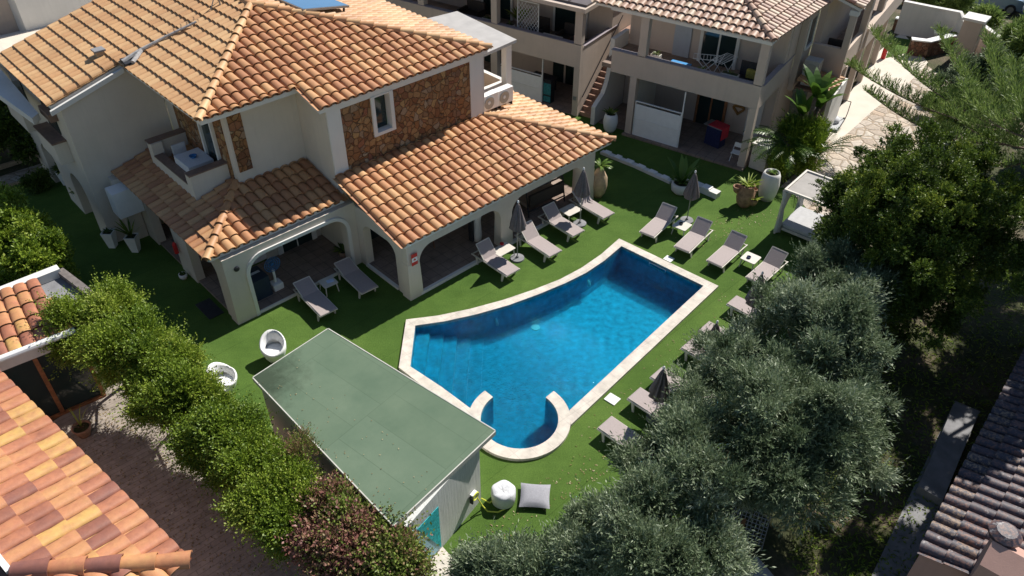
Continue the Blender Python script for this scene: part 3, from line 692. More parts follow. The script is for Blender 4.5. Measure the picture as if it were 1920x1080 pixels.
# ---- roofs
SL = .28
def plane_pts(poly, zf): return [Vector((u, v, zf(u, v))) for u, v in poly]
# upper front slope
zF = lambda u, v: 6.3 + SL * (v - .45)
mb = MB(); roof_tiles(mb, [(0, 0), (7.8, 0), (1.25, 6.0), (1.25, 6.0), (-3.45, 1.25), (0, 1.25)], (4.6, .45, 6.3), (1, 0), (0, 1), SL, rng, tints=(.1, .72))  # darker tints put this slope's weaker sunlight into the tile colour
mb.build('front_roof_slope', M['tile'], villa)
zL = lambda u, v: 6.65 + SL * (u - 1.1)
mb = MB(); roof_tiles(mb, [(1.7 - 13.6, 4.75), (1.7 - 13.6, -2.7), (1.7 - 7.75, -2.7), (1.7 - 7.75, 0), (0, 0), (-4.75, 4.75)], (1.1, 1.7, 6.65), (0, -1), (1, 0), SL, rng, tints=(.68, 1))  # lighter tints paint the left slope's sunlit brightness into its tiles
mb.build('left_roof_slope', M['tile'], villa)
zR = lambda u, v: 6.3 + .2565 * (12.4 - u)
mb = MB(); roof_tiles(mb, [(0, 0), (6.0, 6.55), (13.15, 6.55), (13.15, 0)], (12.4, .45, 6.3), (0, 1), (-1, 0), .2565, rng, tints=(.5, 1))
mb.build('right_roof_slope', M['tile'], villa)
mb = MB()
Pk = (5.85, 6.45, 7.98)
for (p_, q_, t_) in (((1.1, 1.7, 6.65), Pk, (.5, 1)), ((12.4, .45, 6.3), Pk, (.4, 1)), ((5.85, 13.6, 7.98), Pk, (.2, .6)), ((-.42, .1, 2.85), (2.2, 2.7, 3.55), (.4, 1)), ((15.9, -3.25, 2.5), (12.1, .58, 3.53), (.5, 1))):
    mb = MB(); hip_tiles(mb, p_, q_, rng, tints=t_); mb.build('ridge_tiles', M['tile'], villa)
mb = MB()
i_ = .10
def deck(poly, zf, th=.16, dz=-.02): slab3(mb, [Vector((u, v, zf(u, v) + dz)) for u, v in poly], th)
deck([(1.2, 1.8), (4.5, 1.8), (4.7, 1.8), (4.7, .55), (12.3, .55), (5.85, 6.4)], zF)
deck([(1.2, 1.82), (5.84, 6.5), (5.84, 13.5), (-1.5, 13.5), (-1.5, 7.85), (1.2, 7.85)], zL)
deck([(12.3, .56), (12.3, 13.5), (5.86, 13.5), (5.86, 6.5)], zR)
zA = lambda u, v: 2.85 + .27 * (v - .08)
zAL = lambda u, v: 2.85 + .27 * (u + .42)
zB = lambda u, v: 2.5 + .27 * (v + 3.25)
zBR = lambda u, v: 2.5 + .27 * (15.92 - u)
deck([(-.3, .2), (4.93, .2), (4.93, 2.53), (2.1, 2.53)], zA, .13)
deck([(-.32, .22), (2.1, 2.6), (2.2, 7.7), (-.32, 7.7)], zAL, .13)
deck([(5.04, -3.15), (15.8, -3.15), (12.05, .6), (5.04, .62)], zB, .13)
deck([(15.8, -3.12), (15.8, 3.9), (12.15, 3.9), (12.15, .55)], zBR, .13)
mb.build('roof_deck', M['trim'], villa)
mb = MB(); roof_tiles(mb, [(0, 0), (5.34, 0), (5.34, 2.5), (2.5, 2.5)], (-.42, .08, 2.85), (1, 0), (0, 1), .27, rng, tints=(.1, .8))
mb.build('porch_front_slope', M['tile'], villa)
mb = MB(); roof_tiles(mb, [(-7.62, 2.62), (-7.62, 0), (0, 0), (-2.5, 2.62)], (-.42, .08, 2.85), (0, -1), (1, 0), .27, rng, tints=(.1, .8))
mb.build('porch_side_slope', M['tile'], villa)
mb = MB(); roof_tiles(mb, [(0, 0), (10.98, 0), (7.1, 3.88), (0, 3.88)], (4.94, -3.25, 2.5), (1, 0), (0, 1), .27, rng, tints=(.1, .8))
mb.build('pool_porch_slope', M['tile'], villa)
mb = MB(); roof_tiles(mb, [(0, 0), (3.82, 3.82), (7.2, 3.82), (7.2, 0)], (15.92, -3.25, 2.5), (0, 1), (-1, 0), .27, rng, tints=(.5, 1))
mb.build('end_porch_slope', M['tile'], villa)
# terrace at the rear right
mb = MB(); tz = 5.95
slab3(mb, [Vector((12.45, .95, tz)), Vector((14.45, 1.15, tz)), Vector((14.8, 5.3, tz)), Vector((12.45, 5.6, tz))], .12)
mb.build('terrace_canopy', plain('grey_canopy', (.42, .40, .38), .6, .1, 2), villa)
mb = MB(); mb.box(14.05, 14.35, 1.35, 1.65, 2.9, 5.83); mb.build('terrace_post', M['trim'], villa); mb = MB(); mb.box(14.3, 14.5, 4.9, 5.1, 2.9, 5.83); mb.build('terrace_post', M['trim'], villa)
mb = MB(); mb.box(12.16, 14.4, 1.62, 1.82, 2.8, 4.05); mb.box(14.2, 14.4, 1.83, 5.2, 2.8, 4.05); mb.build('terrace_parapet', M['trim'], villa)
# wall vent, wall lamps, junction box
mb = MB(); mb.lathe([(.02, 0), (.1, 0), (.1, .03), (.06, .05), (.02, .05)], n=14); o = mb.build('wall_lamp', M['dark'], villa); o.location = (.42, -.005, 2.2); o.rotation_euler = (R_(90), 0, 0)
mb = MB(); mb.box(-.95, -.02, 6.6, 7.3, 1.55, 2.62); mb.build('wall_cabinet', M['white'], villa)
# boxed-in chimney below the side roof
mb = MB(); mb.box(-.62, -.02, 7.32, 7.745, 0.0, 2.78); mb.build('side_buttress', M['villa'], villa)
# ============================================================ villa equipment
def ac_unit(label, loc, rz):
    t = thing('air_conditioner', label, 'air conditioner', mat=MV @ Matrix.Translation(loc) @ Matrix.Rotation(rz, 4, 'Z'), group='air conditioning units on the villa')
    mb = MB(); mb.box(-.42, .42, -.17, .17, 0, .66); mb.build('casing', M['white'], t, bevel=.015)
    mb = MB(); mb.lathe([(.05, 0), (.26, 0), (.27, .02), (.25, .03), (.05, .015)], n=24); o = mb.build('fan_grille', M['grey_metal'], t); o.location = (-.1, -.172, .33); o.rotation_euler = (R_(90), 0, 0)
    mb = MB(); mb.lathe([(.01, 0), (.075, 0), (.06, .02), (.01, .02)], n=14); o = mb.build('fan_hub', M['white'], t); o.location = (-.1, -.19, .33); o.rotation_euler = (R_(90), 0, 0)
    mb = MB(); mb.box(-.35, -.3, -.2, .2, -.12, 0); mb.box(.3, .35, -.2, .2, -.12, 0); mb.build('bracket', M['dark'], t)
ac_unit('left white air conditioning unit with round fan, next to the stone wall', (12.62, .92, 3.6), 0)
ac_unit('right white air conditioning unit with round fan, on the terrace parapet', (13.52, .98, 3.55), 0)
# solar panel on the right slope
t = thing('solar_panel', 'blue framed solar panel lying on the villa roof near the ridge', 'solar panel', mat=MV @ Matrix.Translation((8.2, 6.1, 7.62)) @ Matrix.Rotation(R_(3), 4, 'Z') @ Matrix.Rotation(math.atan(.2565) * .7, 4, 'Y'))
mb = MB(); mb.box(-1.05, 1.05, -.95, .95, 0, .08); mb.build('panel_frame', M['grey_metal'], t)
mb = MB(); mb.box(-1.0, 1.0, -.90, .90, .081, .088); mb.build('panel_glass', plain('solar_blue', (.05, .16, .34), .12, .05, 2, spec=.7), t)
mb = MB()
for x in (-.9, .9):
    for y in (-.8, .8): mb.box(x - .03, x + .03, y - .03, y + .03, -.25, 0)
mb.build('stand', M['dark'], t)
# antenna at the ridge
t = thing('roof_antenna', 'thin metal antenna standing by the villa ridge', 'antenna', mat=MV @ Matrix.Translation((5.2, 7.6, 7.8)))
mb = MB(); mb.tube([(0, 0, 0), (0, 0, 1.5)], .03); mb.tube([(-.4, 0, 0), (0, 0, .7)], .02); mb.tube([(.3, .3, 0), (0, 0, .7)], .02); mb.build('mast', M['grey_metal'], t)
mb = MB(); mb.tube([(-.5, 0, 1.4), (.5, 0, 1.4)], .018); [mb.tube([(x, -.25, 1.4), (x, .25, 1.4)], .01) for x in (-.4, -.2, 0, .2, .4)]; mb.build('aerial', M['grey_metal'], t)
# repair strip and roof vent on the left slope
def L3(u, v, h=.16): return (u, v, zL(u, v) + h)
mb = MB()
pts = [L3(1.15, 7.45, .2), L3(1.8, 7.5, .22), L3(2.8, 7.4, .22), L3(4.0, 7.2, .2)]
mb.tube(pts, [.10, .07, .05, .04], 7); mb.tube([L3(1.9, 7.5, .2), L3(1.35, 7.05, .2)], .08)
o = mb.build('roof_flashing_pipe', plain('grey_flashing', (.33, .32, .32), .7, .3, 9)); o.matrix_world = MV; tag(o, 'grey flashing and pipe patched along the valley of the villa roof', 'roof pipe')
mb = MB(); mb.prism([(1.1, 7.1), (1.75, 7.2), (1.7, 7.72), (1.15, 7.75)], 'z', 6.78, 6.9); o = mb.build('roof_opening', M['dark']); o.matrix_world = MV; tag(o, 'dark gap patch where the two villa roof parts meet', 'roof gap')
t = thing('roof_vent', 'small cement vent cap on the left slope of the villa roof', 'roof vent', mat=MV @ Matrix.Translation(L3(.9, 9.0, 0)))
mb = MB(); mb.box(-.15, .15, -.15, .15, 0, .3); mb.build('vent_base', M['clay'], t); mb = MB(); mb.box(-.2, .2, -.2, .2, .3, .36); mb.build('vent_cap', M['concrete'], t)
# balcony table and bench
t = thing('balcony_table', 'small table under a white cloth with a blue bowl on the villa balcony', 'table', mat=MV @ Matrix.Translation((1.62, 4.55, 3.3)))
mb = MB(); mb.box(-.42, .42, -.55, .55, .7, .74); mb.build('tabletop', M['wood'], t)
for a in (-.35, .35):
    for b in (-.45, .45): mb = MB(); mb.box(a - .03, a + .03, b - .03, b + .03, 0, .7); mb.build('leg', M['wood'], t)
mb = MB(); mb.box(-.46, .46, -.59, .59, .745, .76); mb.box(-.47, -.45, -.59, .59, .35, .745); mb.box(-.45, .46, -.60, -.58, .42, .745); o = mb.build('tablecloth', M['fabric_light']); o.matrix_world = t.matrix_world; tag(o, 'white cloth draped over the villa balcony table', 'tablecloth')
mb = MB(); mb.lathe([(.02, .76), (.1, .77), (.14, .84), (.12, .84), (.02, .79)], n=16); o = mb.build('blue_bowl', M['blue']); o.matrix_world = t.matrix_world; tag(o, 'blue bowl in the middle of the white balcony table', 'bowl')
for (yy, lab) in ((3.75, 'black chair pushed against the near parapet of the villa balcony'), (5.5, 'white slatted chair behind the balcony table')):
    bl = yy < 5; m_ = M['dark'] if bl else M['fabric_light']
    t = thing('balcony_chair', lab, 'chair', mat=MV @ Matrix.Translation((1.6, yy, 3.3)) @ Matrix.Rotation(R_(0 if bl else 180), 4, 'Z'), group='chairs on the villa balcony')
    mb = MB(); mb.box(-.5 if bl else -.25, .5 if bl else .25, -.22, .22, .4, .45); mb.build('seat', m_, t)
    mb = MB(); mb.box(-.5 if bl else -.25, .5 if bl else .25, -.25, -.21, .45, .85); mb.build('backrest', m_, t)
    for x in (-.22, .22):
        for y in (-.19, .19): mb = MB(); mb.box(x - .02, x + .02, y - .02, y + .02, 0, .4); mb.build('leg', m_, t)
# fire sign on the pool porch pillar (white arrow glyph on red, as in the photograph)
t = thing('wall_sign', 'red and white wall sign on the front porch pillar', 'sign', mat=MV @ Matrix.Translation((5.42, -3.122, 1.72)))
mb = MB(); mb.box(-.13, .13, -.012, 0, -.24, .24); mb.build('panel', M['red'], t)
mb = MB(); mb.box(-.12, .12, -.016, -.0125, -.09, .09); mb.build('white_field', M['white'], t)
mb = MB(); mb.box(-.05, .05, -.02, -.0165, -.03, .02); mb.box(-.02, .02, -.02, -.0165, .02, .05); mb.build('symbol', M['red'], t)
t = thing('fire_extinguisher', 'red fire extinguisher hung on the villa side wall by the arch', 'fire extinguisher', mat=MV @ Matrix.Translation((-.12, 4.0, .95)))
mb = MB(); mb.lathe([(.03, 0), (.08, .02), (.08, .42), (.03, .5), (.02, .55)], n=14); mb.build('cylinder', M['red'], t)
mb = MB(); mb.box(-.03, .03, -.06, .06, .55, .6); mb.tube([(0, .05, .57), (0, .12, .4), (0, .1, .15)], .012); mb.build('valve', M['dark'], t)
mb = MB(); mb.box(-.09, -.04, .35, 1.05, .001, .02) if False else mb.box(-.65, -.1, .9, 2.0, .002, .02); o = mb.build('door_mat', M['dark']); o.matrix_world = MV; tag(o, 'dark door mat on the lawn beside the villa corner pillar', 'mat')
# cabinet and fan under the left porch
t = thing('storage_cabinet', 'dark low cabinet with a pale label strip under the left porch arch', 'cabinet', mat=MV @ Matrix.Translation((1.25, .95, PORCH)))
mb = MB(); mb.box(-.4, .4, -.42, .42, 0, .85); mb.build('body', plain('navy_cabinet', (.03, .045, .07), .5, .1, 4), t, bevel=.01)
mb = MB(); mb.box(-.3, .3, .0, .12, .852, .86); mb.build('label_strip', M['fabric_light'], t)
t = thing('pedestal_fan', 'blue pedestal fan standing beside the dark cabinet under the porch', 'fan', mat=MV @ Matrix.Translation((1.95, .75, PORCH)))
mb = MB(); mb.box(-.2, .2, -.2, .2, 0, .28); mb.build('base', M['white'], t, bevel=.04)
mb = MB(); mb.tube([(0, 0, .28), (0, 0, .85)], .05, 10); mb.build('pole', M['white'], t)
mb = MB(); [mb.tube([(.30 * r_ * math.cos(a * math.pi / 9), 0, .30 * r_ * math.sin(a * math.pi / 9)) for a in range(19)], .012, 5) for r_ in (1, .75, .5)]; [mb.tube([(0, 0, 0), (.3 * math.cos(a * math.pi / 6), 0, .3 * math.sin(a * math.pi / 6))], .008, 4) for a in range(12)]
o = mb.build('cage', M['blue'], t); o.location = (0, -.05, 1.1)
mb = MB(); mb.lathe([(.02, -.05), (.08, -.05), (.08, .05), (.02, .05)], n=12); o = mb.build('motor', M['dark'], t); o.location = (0, 0, 1.1); o.rotation_euler = (R_(90), 0, 0)
# folding chair and towels in pool porch
t = thing('folding_chair', 'wooden folding chair with a white canvas seat inside the pool porch', 'chair', mat=MV @ Matrix.Translation((7.6, -.9, PORCH)) @ Matrix.Rotation(R_(60), 4, 'Z'))
mb = MB()
for y in (-.28, .28): mb.tube([(-.3, y, 0), (.35, y, .55)], .022, 6); mb.tube([(.3, y, 0), (-.3, y, .9)], .022, 6)
mb.build('wooden_frame', M['wood'], t); mb = MB(); mb.add([(-.1, -.26, .42), (.3, -.26, .45), (.3, .26, .45), (-.1, .26, .42)], [(0, 1, 2, 3)]); mb.add([(-.15, -.26, .5), (-.3, -.26, .9), (-.3, .26, .9), (-.15, .26, .5)], [(0, 1, 2, 3)]); mb.build('canvas', M['white'], t)
t = thing('covered_statue', 'tall pale covered figure standing by the porch column', 'statue', mat=MV @ Matrix.Translation((9.3, -2.0, PORCH)))
mb = MB(); mb.smooth = True; mb.lathe([(.18, 0), (.2, .3), (.16, .9), (.22, 1.3), (.14, 1.5), (.12, 1.7), (.03, 1.8)], n=16); mb.build('drape', M['white_wall'], t)
mb = MB(); mb.box(-.35, -.24, -.1, .1, .1, 1.7); mb.build('stand', M['dark'], t)
# ============================================================ poolside furniture
def lounger_proto():
    t = thing('sun_lounger', 'x', 'sun lounger', group='taupe sun loungers around the pool')
    mb = MB()
    for s in (-1, 1):
        mb.prism([(0.0, .33), (1.3, .33), (2.0, .30), (2.0, .36), (1.3, .385), (0, .385)], 'y', s * .33 - .02, s * .33 + .02)
    mb.box(0, .05, -.31, .31, .335, .38); mb.box(1.95, 1.99, -.31, .31, .31, .35); mb.box(1.28, 1.32, -.31, .31, .33, .36)
    mb.build('frame', M['frame'], t, bevel=.006)
    for (x, dx) in ((.22, .05), (1.72, -.05)):
        for s in (-1, 1):
            mb = MB(); mb.add([(x - .06, s * .31 - .02, .335), (x + .06, s * .31 - .02, .335), (x + .06, s * .31 + .02, .335), (x - .06, s * .31 + .02, .335), (x - .035 + dx, s * .33 - .02, 0), (x + .035 + dx, s * .33 - .02, 0), (x + .035 + dx, s * .33 + .02, 0), (x - .035 + dx, s * .33 + .02, 0)], [(0, 1, 2, 3), (7, 6, 5, 4), (0, 4, 5, 1), (1, 5, 6, 2), (2, 6, 7, 3), (3, 7, 4, 0)]); mb.build('leg', M['frame'], t)
    mb = MB(); pr = [(0.0, .375), (.03, .395), (.3, .40), (.7, .393), (1.1, .385), (1.3, .392)]
    for i in range(len(pr) - 1): mb.prism([pr[i], pr[i + 1], (pr[i + 1][0], pr[i + 1][1] + .018), (pr[i][0], pr[i][1] + .018)], 'y', -.315, .315)
    mb.build('seat', M['sling'], t)
    return t
def add_back(t, ang):
    c, s = math.cos(R_(ang)), math.sin(R_(ang)); L_ = .68
    T = Matrix.Translation((1.3, 0, .395)) @ Matrix.Rotation(-R_(ang), 4, 'Y')
    mb = MB(); mb.box(0, L_, -.30, .30, 0, .018, T); b = mb.build('backrest', M['sling'], t)
    mb = MB(); mb.box(0, L_, -.335, -.305, -.015, .02, T); mb.box(0, L_, .305, .335, -.015, .02, T); mb.box(L_ - .03, L_ + .01, -.305, .305, -.014, .024, T); mb.build('back_frame', M['frame'], b)
    mb = MB(); mb.tube([T @ Vector((.4, -.2, -.01)), (1.75, -.2, .33)], .012, 5); mb.tube([T @ Vector((.4, .2, -.01)), (1.75, .2, .33)], .012, 5); mb.build('back_support', M['frame'], t)
LOUNGERS = [
 (1212.5, 440, 53, 42, 'taupe lounger nearest the top corner of the pool, left end of the row behind it'),
 (1278, 468, 52, 42, 'second taupe lounger of the row behind the pool, right of the round white side table'),
 (1339, 495, 49, 42, 'third taupe lounger of the row behind the pool, left of the square white table'),
 (1413, 527, 47, 40, 'taupe lounger half shaded by the olive tree, right of the square white table'),
 (962.5, 511.4, 133, 50, 'taupe lounger by the pool porch with a round umbrella shadow, nearest the curved pool side'),
 (1041.7, 476, 131, 45, 'taupe lounger right of the porch umbrella, its back against the mid column'),
 (1085, 438, 132, 45, 'taupe lounger with a shaded raised back in front of the rattan swing seat'),
 (1141.7, 405, 131, 35, 'taupe lounger beside the tall clay vase at the end of the porch'),
 (616.8, 586.3, 130, 22, 'shaded taupe lounger in front of the blue fan under the left porch'),
 (693.8, 544, 130, 16, 'shaded taupe lounger with its head by the potted plant of the left porch'),
 (1371.4, 562.2, -44, 8, 'lounger under the olive tree at the top of the lower row, by the leaning umbrella'),
 (1319.6, 611, -44, 8, 'lounger with the small dark umbrella, second of the row under the olive trees'),
 (1287, 643.7, -44, 8, 'lounger mostly covered by olive leaves, third of the row under the trees'),
 (1230, 697.5, -44, 8, 'lounger behind the big pleated umbrella in the row under the olive trees'),
 (1188, 737, -44, 8, 'lounger beside the white square drain cover, under the olive trees'),
 (1133, 791.7, -44, 8, 'lowest lounger of the row under the olive trees, near the round spa'),
]
used_l = False
meshes = {}
for i, (x, y, az, ba, lab) in enumerate(LOUNGERS):
    key = ba
    if key not in meshes:
        t = lounger_proto(); add_back(t, ba); meshes[key] = t
    else: t = dup(meshes[key])
    p = at(x, y, .38); t.location = (p.x, p.y, 0); t.rotation_euler = (0, 0, R_(az)); t['label'] = lab
def side_table(px_, py_, z, sx, sy, rz, label, h=.42):
    p = at(px_, py_, h); t = thing('side_table', label, 'side table', (p.x, p.y, 0), R_(rz), group='pale side tables by the loungers')
    r = min(sx, sy) * .18; pts = []
    for cx_, cy_, a0 in ((sx - r, sy - r, 0), (-sx + r, sy - r, 90), (-sx + r, -sy + r, 180), (sx - r, -sy + r, 270)):
        pts += [(cx_ + r * math.cos(R_(a0 + 22.5 * k)), cy_ + r * math.sin(R_(a0 + 22.5 * k))) for k in range(5)]
    mb = MB(); mb.prism(pts, 'z', h - .03, h); mb.build('tabletop', M['frame'], t, bevel=.006)
    for a in (-1, 1):
        for b in (-1, 1):
            mb = MB(); mb.tube([(a * (sx - .07), b * (sy - .07), h - .03), (a * (sx - .03), b * (sy - .03), 0)], [.028, .018], 6); mb.build('leg', M['frame'], t)
    return t
side_table(1279, 422, 0, .3, .3, 50, 'rounded white side table between the first two loungers behind the pool')
side_table(1407.8, 483, 0, .3, .3, 49, 'square white side table between the third and fourth loungers')
side_table(943, 467, 0, .28, .42, 133, 'side table holding a red ashtray by the porch umbrella')
side_table(1069.4, 393, 0, .32, .38, 131, 'side table half in shade beside the second porch umbrella')
side_table(615, 528, 0, .28, .28, 130, 'small shaded side table with a white leaflet, between the left porch loungers')
def small(name, label, cat, px_, py_, z, prof, mat, n=12):
    mb = MB(); mb.lathe(prof, n=n); o = mb.build(name, mat); o.location = at(px_, py_, z); tag(o, label, cat)
ash = [(.02, 0), (.07, 0), (.085, .05), (.06, .05), (.05, .02), (.02, .02)]
small('ashtray', 'dark ashtray on the rounded table behind the pool', 'ashtray', 1277, 420, .425, ash, M['dark'])
small('ashtray', 'dark blue ashtray on the square table behind the pool', 'ashtray', 1404, 483, .425, ash, M['navy'])
small('ashtray', 'red ashtray on the shaded porch side table', 'ashtray', 941, 458, .425, ash, M['red'])
mb = MB(); mb.box(-.13, .13, -.09, .09, 0, .008); mb.box(-.08, .02, -.06, .05, .0085, .011); o = mb.build('leaflet', plain('leaflet_paper', (.55, .66, .85), .4, .1, 9)); o.location = at(619, 527, .423); o.rotation_euler = (0, 0, R_(30)); tag(o, 'white and blue leaflet on the shaded side table of the left porch', 'leaflet')
def umbrella(px_, py_, h, label, tilt=0, base=True, z0=0, lean=(0, 0)):
    p = at(px_, py_, z0); t = thing('closed_umbrella', label, 'umbrella', (p.x, p.y, 0), rng.random() * 3, group='closed grey umbrellas between the loungers')
    if base: mb = MB(); mb.lathe([(.02, 0), (.27, 0), (.27, .06), (.06, .075), (.05, .14), (.02, .14)], n=24); mb.build('base', M['concrete'], t)
    top = Vector((lean[0], lean[1], h))
    mb = MB(); mb.tube([(0, 0, .05), top], .022, 8); mb.build('pole', M['grey_metal'], t)
    # pleated folded canopy
    mb = MB(); mb.smooth = True; n = 48; prof = [(.0, .26), (.08, .27), (.3, .23), (.7, .14), (1.0, .07), (1.12, .03)]
    vs = []
    for (z, r) in prof:
        c = top * ((h - 1.2 + z) / h)
        for k in range(n):
            a = 2 * math.pi * k / n; rr = r * (1 + .28 * math.cos(8 * a)) if r > .03 else r
            sk = a + .35 * (z - .5)
            dz = (.06 * math.cos(8 * a)) if z < .05 else 0
            vs.append((c.x + rr * math.cos(sk), c.y + rr * math.sin(sk), c.z + dz))
    m = len(prof); fs = [(i * n + k, i * n + (k + 1) % n, (i + 1) * n + (k + 1) % n, (i + 1) * n + k) for i in range(m - 1) for k in range(n)] + [tuple(range((m - 1) * n, m * n))]
    mb.add(vs, fs); mb.build('canopy', M['umbrella'], t)
    mb = MB(); c = top * ((h - .02) / h); mb.lathe([(.01, -.04), (.045, -.02), (.03, .05), (.01, .07)], c=tuple(c), n=12); mb.build('finial', M['white'], t)
umbrella(970, 485, 2.62, 'closed grey umbrella on a round base beside the red ashtray table')
umbrella(1087, 420, 2.62, 'closed grey umbrella on a round base in front of the rattan swing seat')
umbrella(1287.5, 414, 2.35, 'closed mauve grey umbrella behind the rounded white table', base=True)
def umb_top(x, y, h, lab, lean):
    p = at(x, y, h); q = proj_px(p.x - lean[0], p.y - lean[1], 0)
    umbrella(q[0], q[1], h, lab, lean=lean)
def proj_px(X, Y, Z):
    q = np.array([X, Y, Z - H]); return 960 + FPX * (q @ _R2) / (q @ _F), 540 - FPX * (q @ _U2) / (q @ _F)
umb_top(1437, 514, 2.35, 'closed umbrella leaning beside the topmost lounger under the olive trees', (.25, .2))
umb_top(1351, 600, 1.9, 'short closed umbrella behind the second lounger of the shaded row', (.05, .05))
umb_top(1245, 689, 2.2, 'big pleated closed umbrella in the middle of the row under the olives', (0, 0))
# rattan swing seat / sofas at the end of the porch
t = thing('garden_swing', 'dark framed garden swing seat with taupe cushions at the end of the pool porch', 'swing seat', mat=MV @ Matrix.Translation((12.9, -1.9, PORCH)) @ Matrix.Rotation(R_(-4), 4, 'Z'))
mb = MB()
for x in (-1.0, 1.0):
    for y in (-.5, .5): mb.tube([(x, y, 0), (x, y * .6, 1.15)], .03, 6)
    mb.tube([(x, -.3, 1.15), (x, .3, 1.15)], .03, 6)
mb.tube([(-1, -.3, 1.15), (1, -.3, 1.15)], .035, 6); mb.tube([(-1, -.5, .3), (1, -.5, .3)], .03, 6); mb.build('frame', M['dark'], t)
mb = MB(); mb.box(-.95, .95, -.35, .45, .35, .52); mb.build('seat_cushion', M['cushion'], t, bevel=.04)
mb = MB(); mb.box(-.95, .95, -.5, -.36, .45, 1.0); mb.build('backrest', M['rattan'], t, bevel=.03)
t = thing('garden_sofa', 'low dark sofa with taupe cushions and a white pillow behind the swing seat', 'sofa', mat=MV @ Matrix.Translation((13.3, .1, PORCH)))
mb = MB(); mb.box(-1.1, 1.1, -.4, .45, .1, .4); mb.box(-1.1, 1.1, .35, .5, .4, .85); mb.build('frame', M['rattan'], t, bevel=.02)
mb = MB(); mb.box(-1.05, -.02, -.38, .34, .4, .52); mb.box(.02, 1.05, -.38, .34, .4, .52); mb.build('seat_cushion', M['cushion'], t, bevel=.04)
mb = MB(); mb.box(.3, .8, .1, .3, .52, .85); mb.build('pillow', M['fabric_light'], t, bevel=.05)
t = thing('coffee_table', 'low square table with a pale top between the swing seat and the porch end', 'table', mat=MV @ Matrix.Translation((14.2, -1.3, PORCH)))
mb = MB(); mb.box(-.35, .35, -.35, .35, .36, .4); mb.build('tabletop', M['cushion'], t); mb = MB()
for a in (-.3, .3):
    for b in (-.3, .3): mb = MB(); mb.box(a - .025, a + .025, b - .025, b + .025, 0, .36); mb.build('leg', M['dark'], t)
# ============================================================ pots
def spiky(t, rg, n, L_, wd, z, mat, name='leaves', up=.8, seg=5, curve=.5, tint=.6, wob=.2, x0=0, y0=0):
    mb = MB()
    for i in range(n):
        a = rg.uniform(0, 2 * math.pi); u = up + rg.normal(0, wob); l = L_ * rg.uniform(.7, 1.1)
        d = Vector((math.cos(a), math.sin(a), 0)); s = Vector((-d.y, d.x, 0)); p = Vector((x0, y0, z)); el = math.atan2(u, 1)
        L_pts = []
        for k in range(seg + 1):
            f = k / seg; w_ = wd * (math.sin(math.pi * min(1, .12 + f * .88)) * .9 + .08) * (1 if f < 1 else .05)
            L_pts.append((p.copy(), w_)); e = el - curve * f * 1.6
            p = p + (d * math.cos(e) + Vector((0, 0, math.sin(e)))) * (l / seg)
        vs = []
        for q, w_ in L_pts: vs += [q + s * w_ / 2, q - s * w_ / 2 + Vector((0, 0, 0))]
        mb.ti = float(np.clip(tint + rg.normal(0, .2), 0, 1)); mb.add(vs, [(2 * k, 2 * k + 1, 2 * k + 3, 2 * k + 2) for k in range(seg)])
    return mb.build(name, mat, t)
def feather(t, rg, n, L_, z, mat, name='fronds', up=.9, curve=.7, leaf=.35, nl=22, wd=.035, tint=.5, x0=0, y0=0):
    Ps, Ds, Ss, T = [], [], [], []; st = MB()
    for i in range(n):
        a = rg.uniform(0, 2 * math.pi); el = math.atan2(up + rg.normal(0, .35), 1); l = L_ * rg.uniform(.75, 1.1)
        d = np.array([math.cos(a), math.sin(a), 0]); s = np.array([-d[1], d[0], 0]); p = np.array([x0, y0, z], float); pts = []
        for k in range(nl):
            f = k / nl; e = el - curve * f * 1.8; dv = d * math.cos(e) + np.array([0, 0, math.sin(e)]); pts.append(tuple(p))
            for sg in (-1, 1):
                Ps.append(p.copy()); Ds.append(dv * .5 + s * sg * .8 + np.array([0, 0, -.15]) + rg.normal(0, .06, 3)); Ss.append(dv)
                T.append(tint + rg.normal(0, .15))
            p = p + dv * l / nl
        st.tube(pts[::4] + [tuple(p)], .015, 4)
    Ps = np.array(Ps); Ds = unit(np.array(Ds)); Ss = unit(np.array(Ss)); nn = len(Ps)
    ff = np.tile(np.repeat(np.arange(nl) / nl, 2), n)
    leaf_mesh(name, Ps, Ds, Ss, leaf * (np.sin(np.pi * (ff * .85 + .1)) * .9 + .1), wd, np.array(T), mat, t)
    st.build('stem', M['palm'], t)
def pot(name, label, px_, py_, prof, mat, n=24, cat='pot', soil=None, square=False, rz=0, z0=0):
    t = thing(name, label, cat, tuple(at(px_, py_, z0)), rz)
    mb = MB(); mb.smooth = not square; mb.lathe(prof, n=4 if square else n, capt=False); 
    mb.build('pot', mat, t)
    if soil: mb = MB(); mb.lathe([(.01, soil[1]), (soil[0], soil[1])], n=4 if square else n, capb=False, capt=False); mb.build('soil', M['soil'], t)
    return t
t = pot('clay_vase', 'tall narrow necked clay vase with a leafy plant at the end of the pool porch', 1121, 368, [(.16, 0), (.3, .25), (.36, .6), (.34, .95), (.2, 1.25), (.15, 1.4), (.19, 1.5), (.16, 1.5), (.12, 1.35)], M['clay'], cat='vase')
spiky(t, rg, 26, .65, .09, 1.45, M['palm'], up=.9, tint=.9, curve=.8)
t = pot('barrel_planter', 'big pale barrel shaped planter standing on the lawn by the palms', 1436, 372, [(.3, 0), (.38, .3), (.42, .7), (.38, 1.15), (.32, 1.3), (.30, 1.3), (.29, 1.15)], M['white_wall'], soil=(.3, 1.16), cat='planter')
spiky(t, rg, 40, .3, .04, 1.16, M['palm'], up=1.2, tint=.95, curve=.6, x0=.1, y0=.12)
t = pot('rustic_pot', 'weathered terracotta pot with side pockets and green succulents on the lawn', 1394, 385, [(.22, 0), (.33, .15), (.38, .4), (.36, .7), (.25, .9), (.3, 1.02), (.26, 1.02), (.2, .85)], M['clay_dark'], soil=(.25, .9), cat='plant pot')
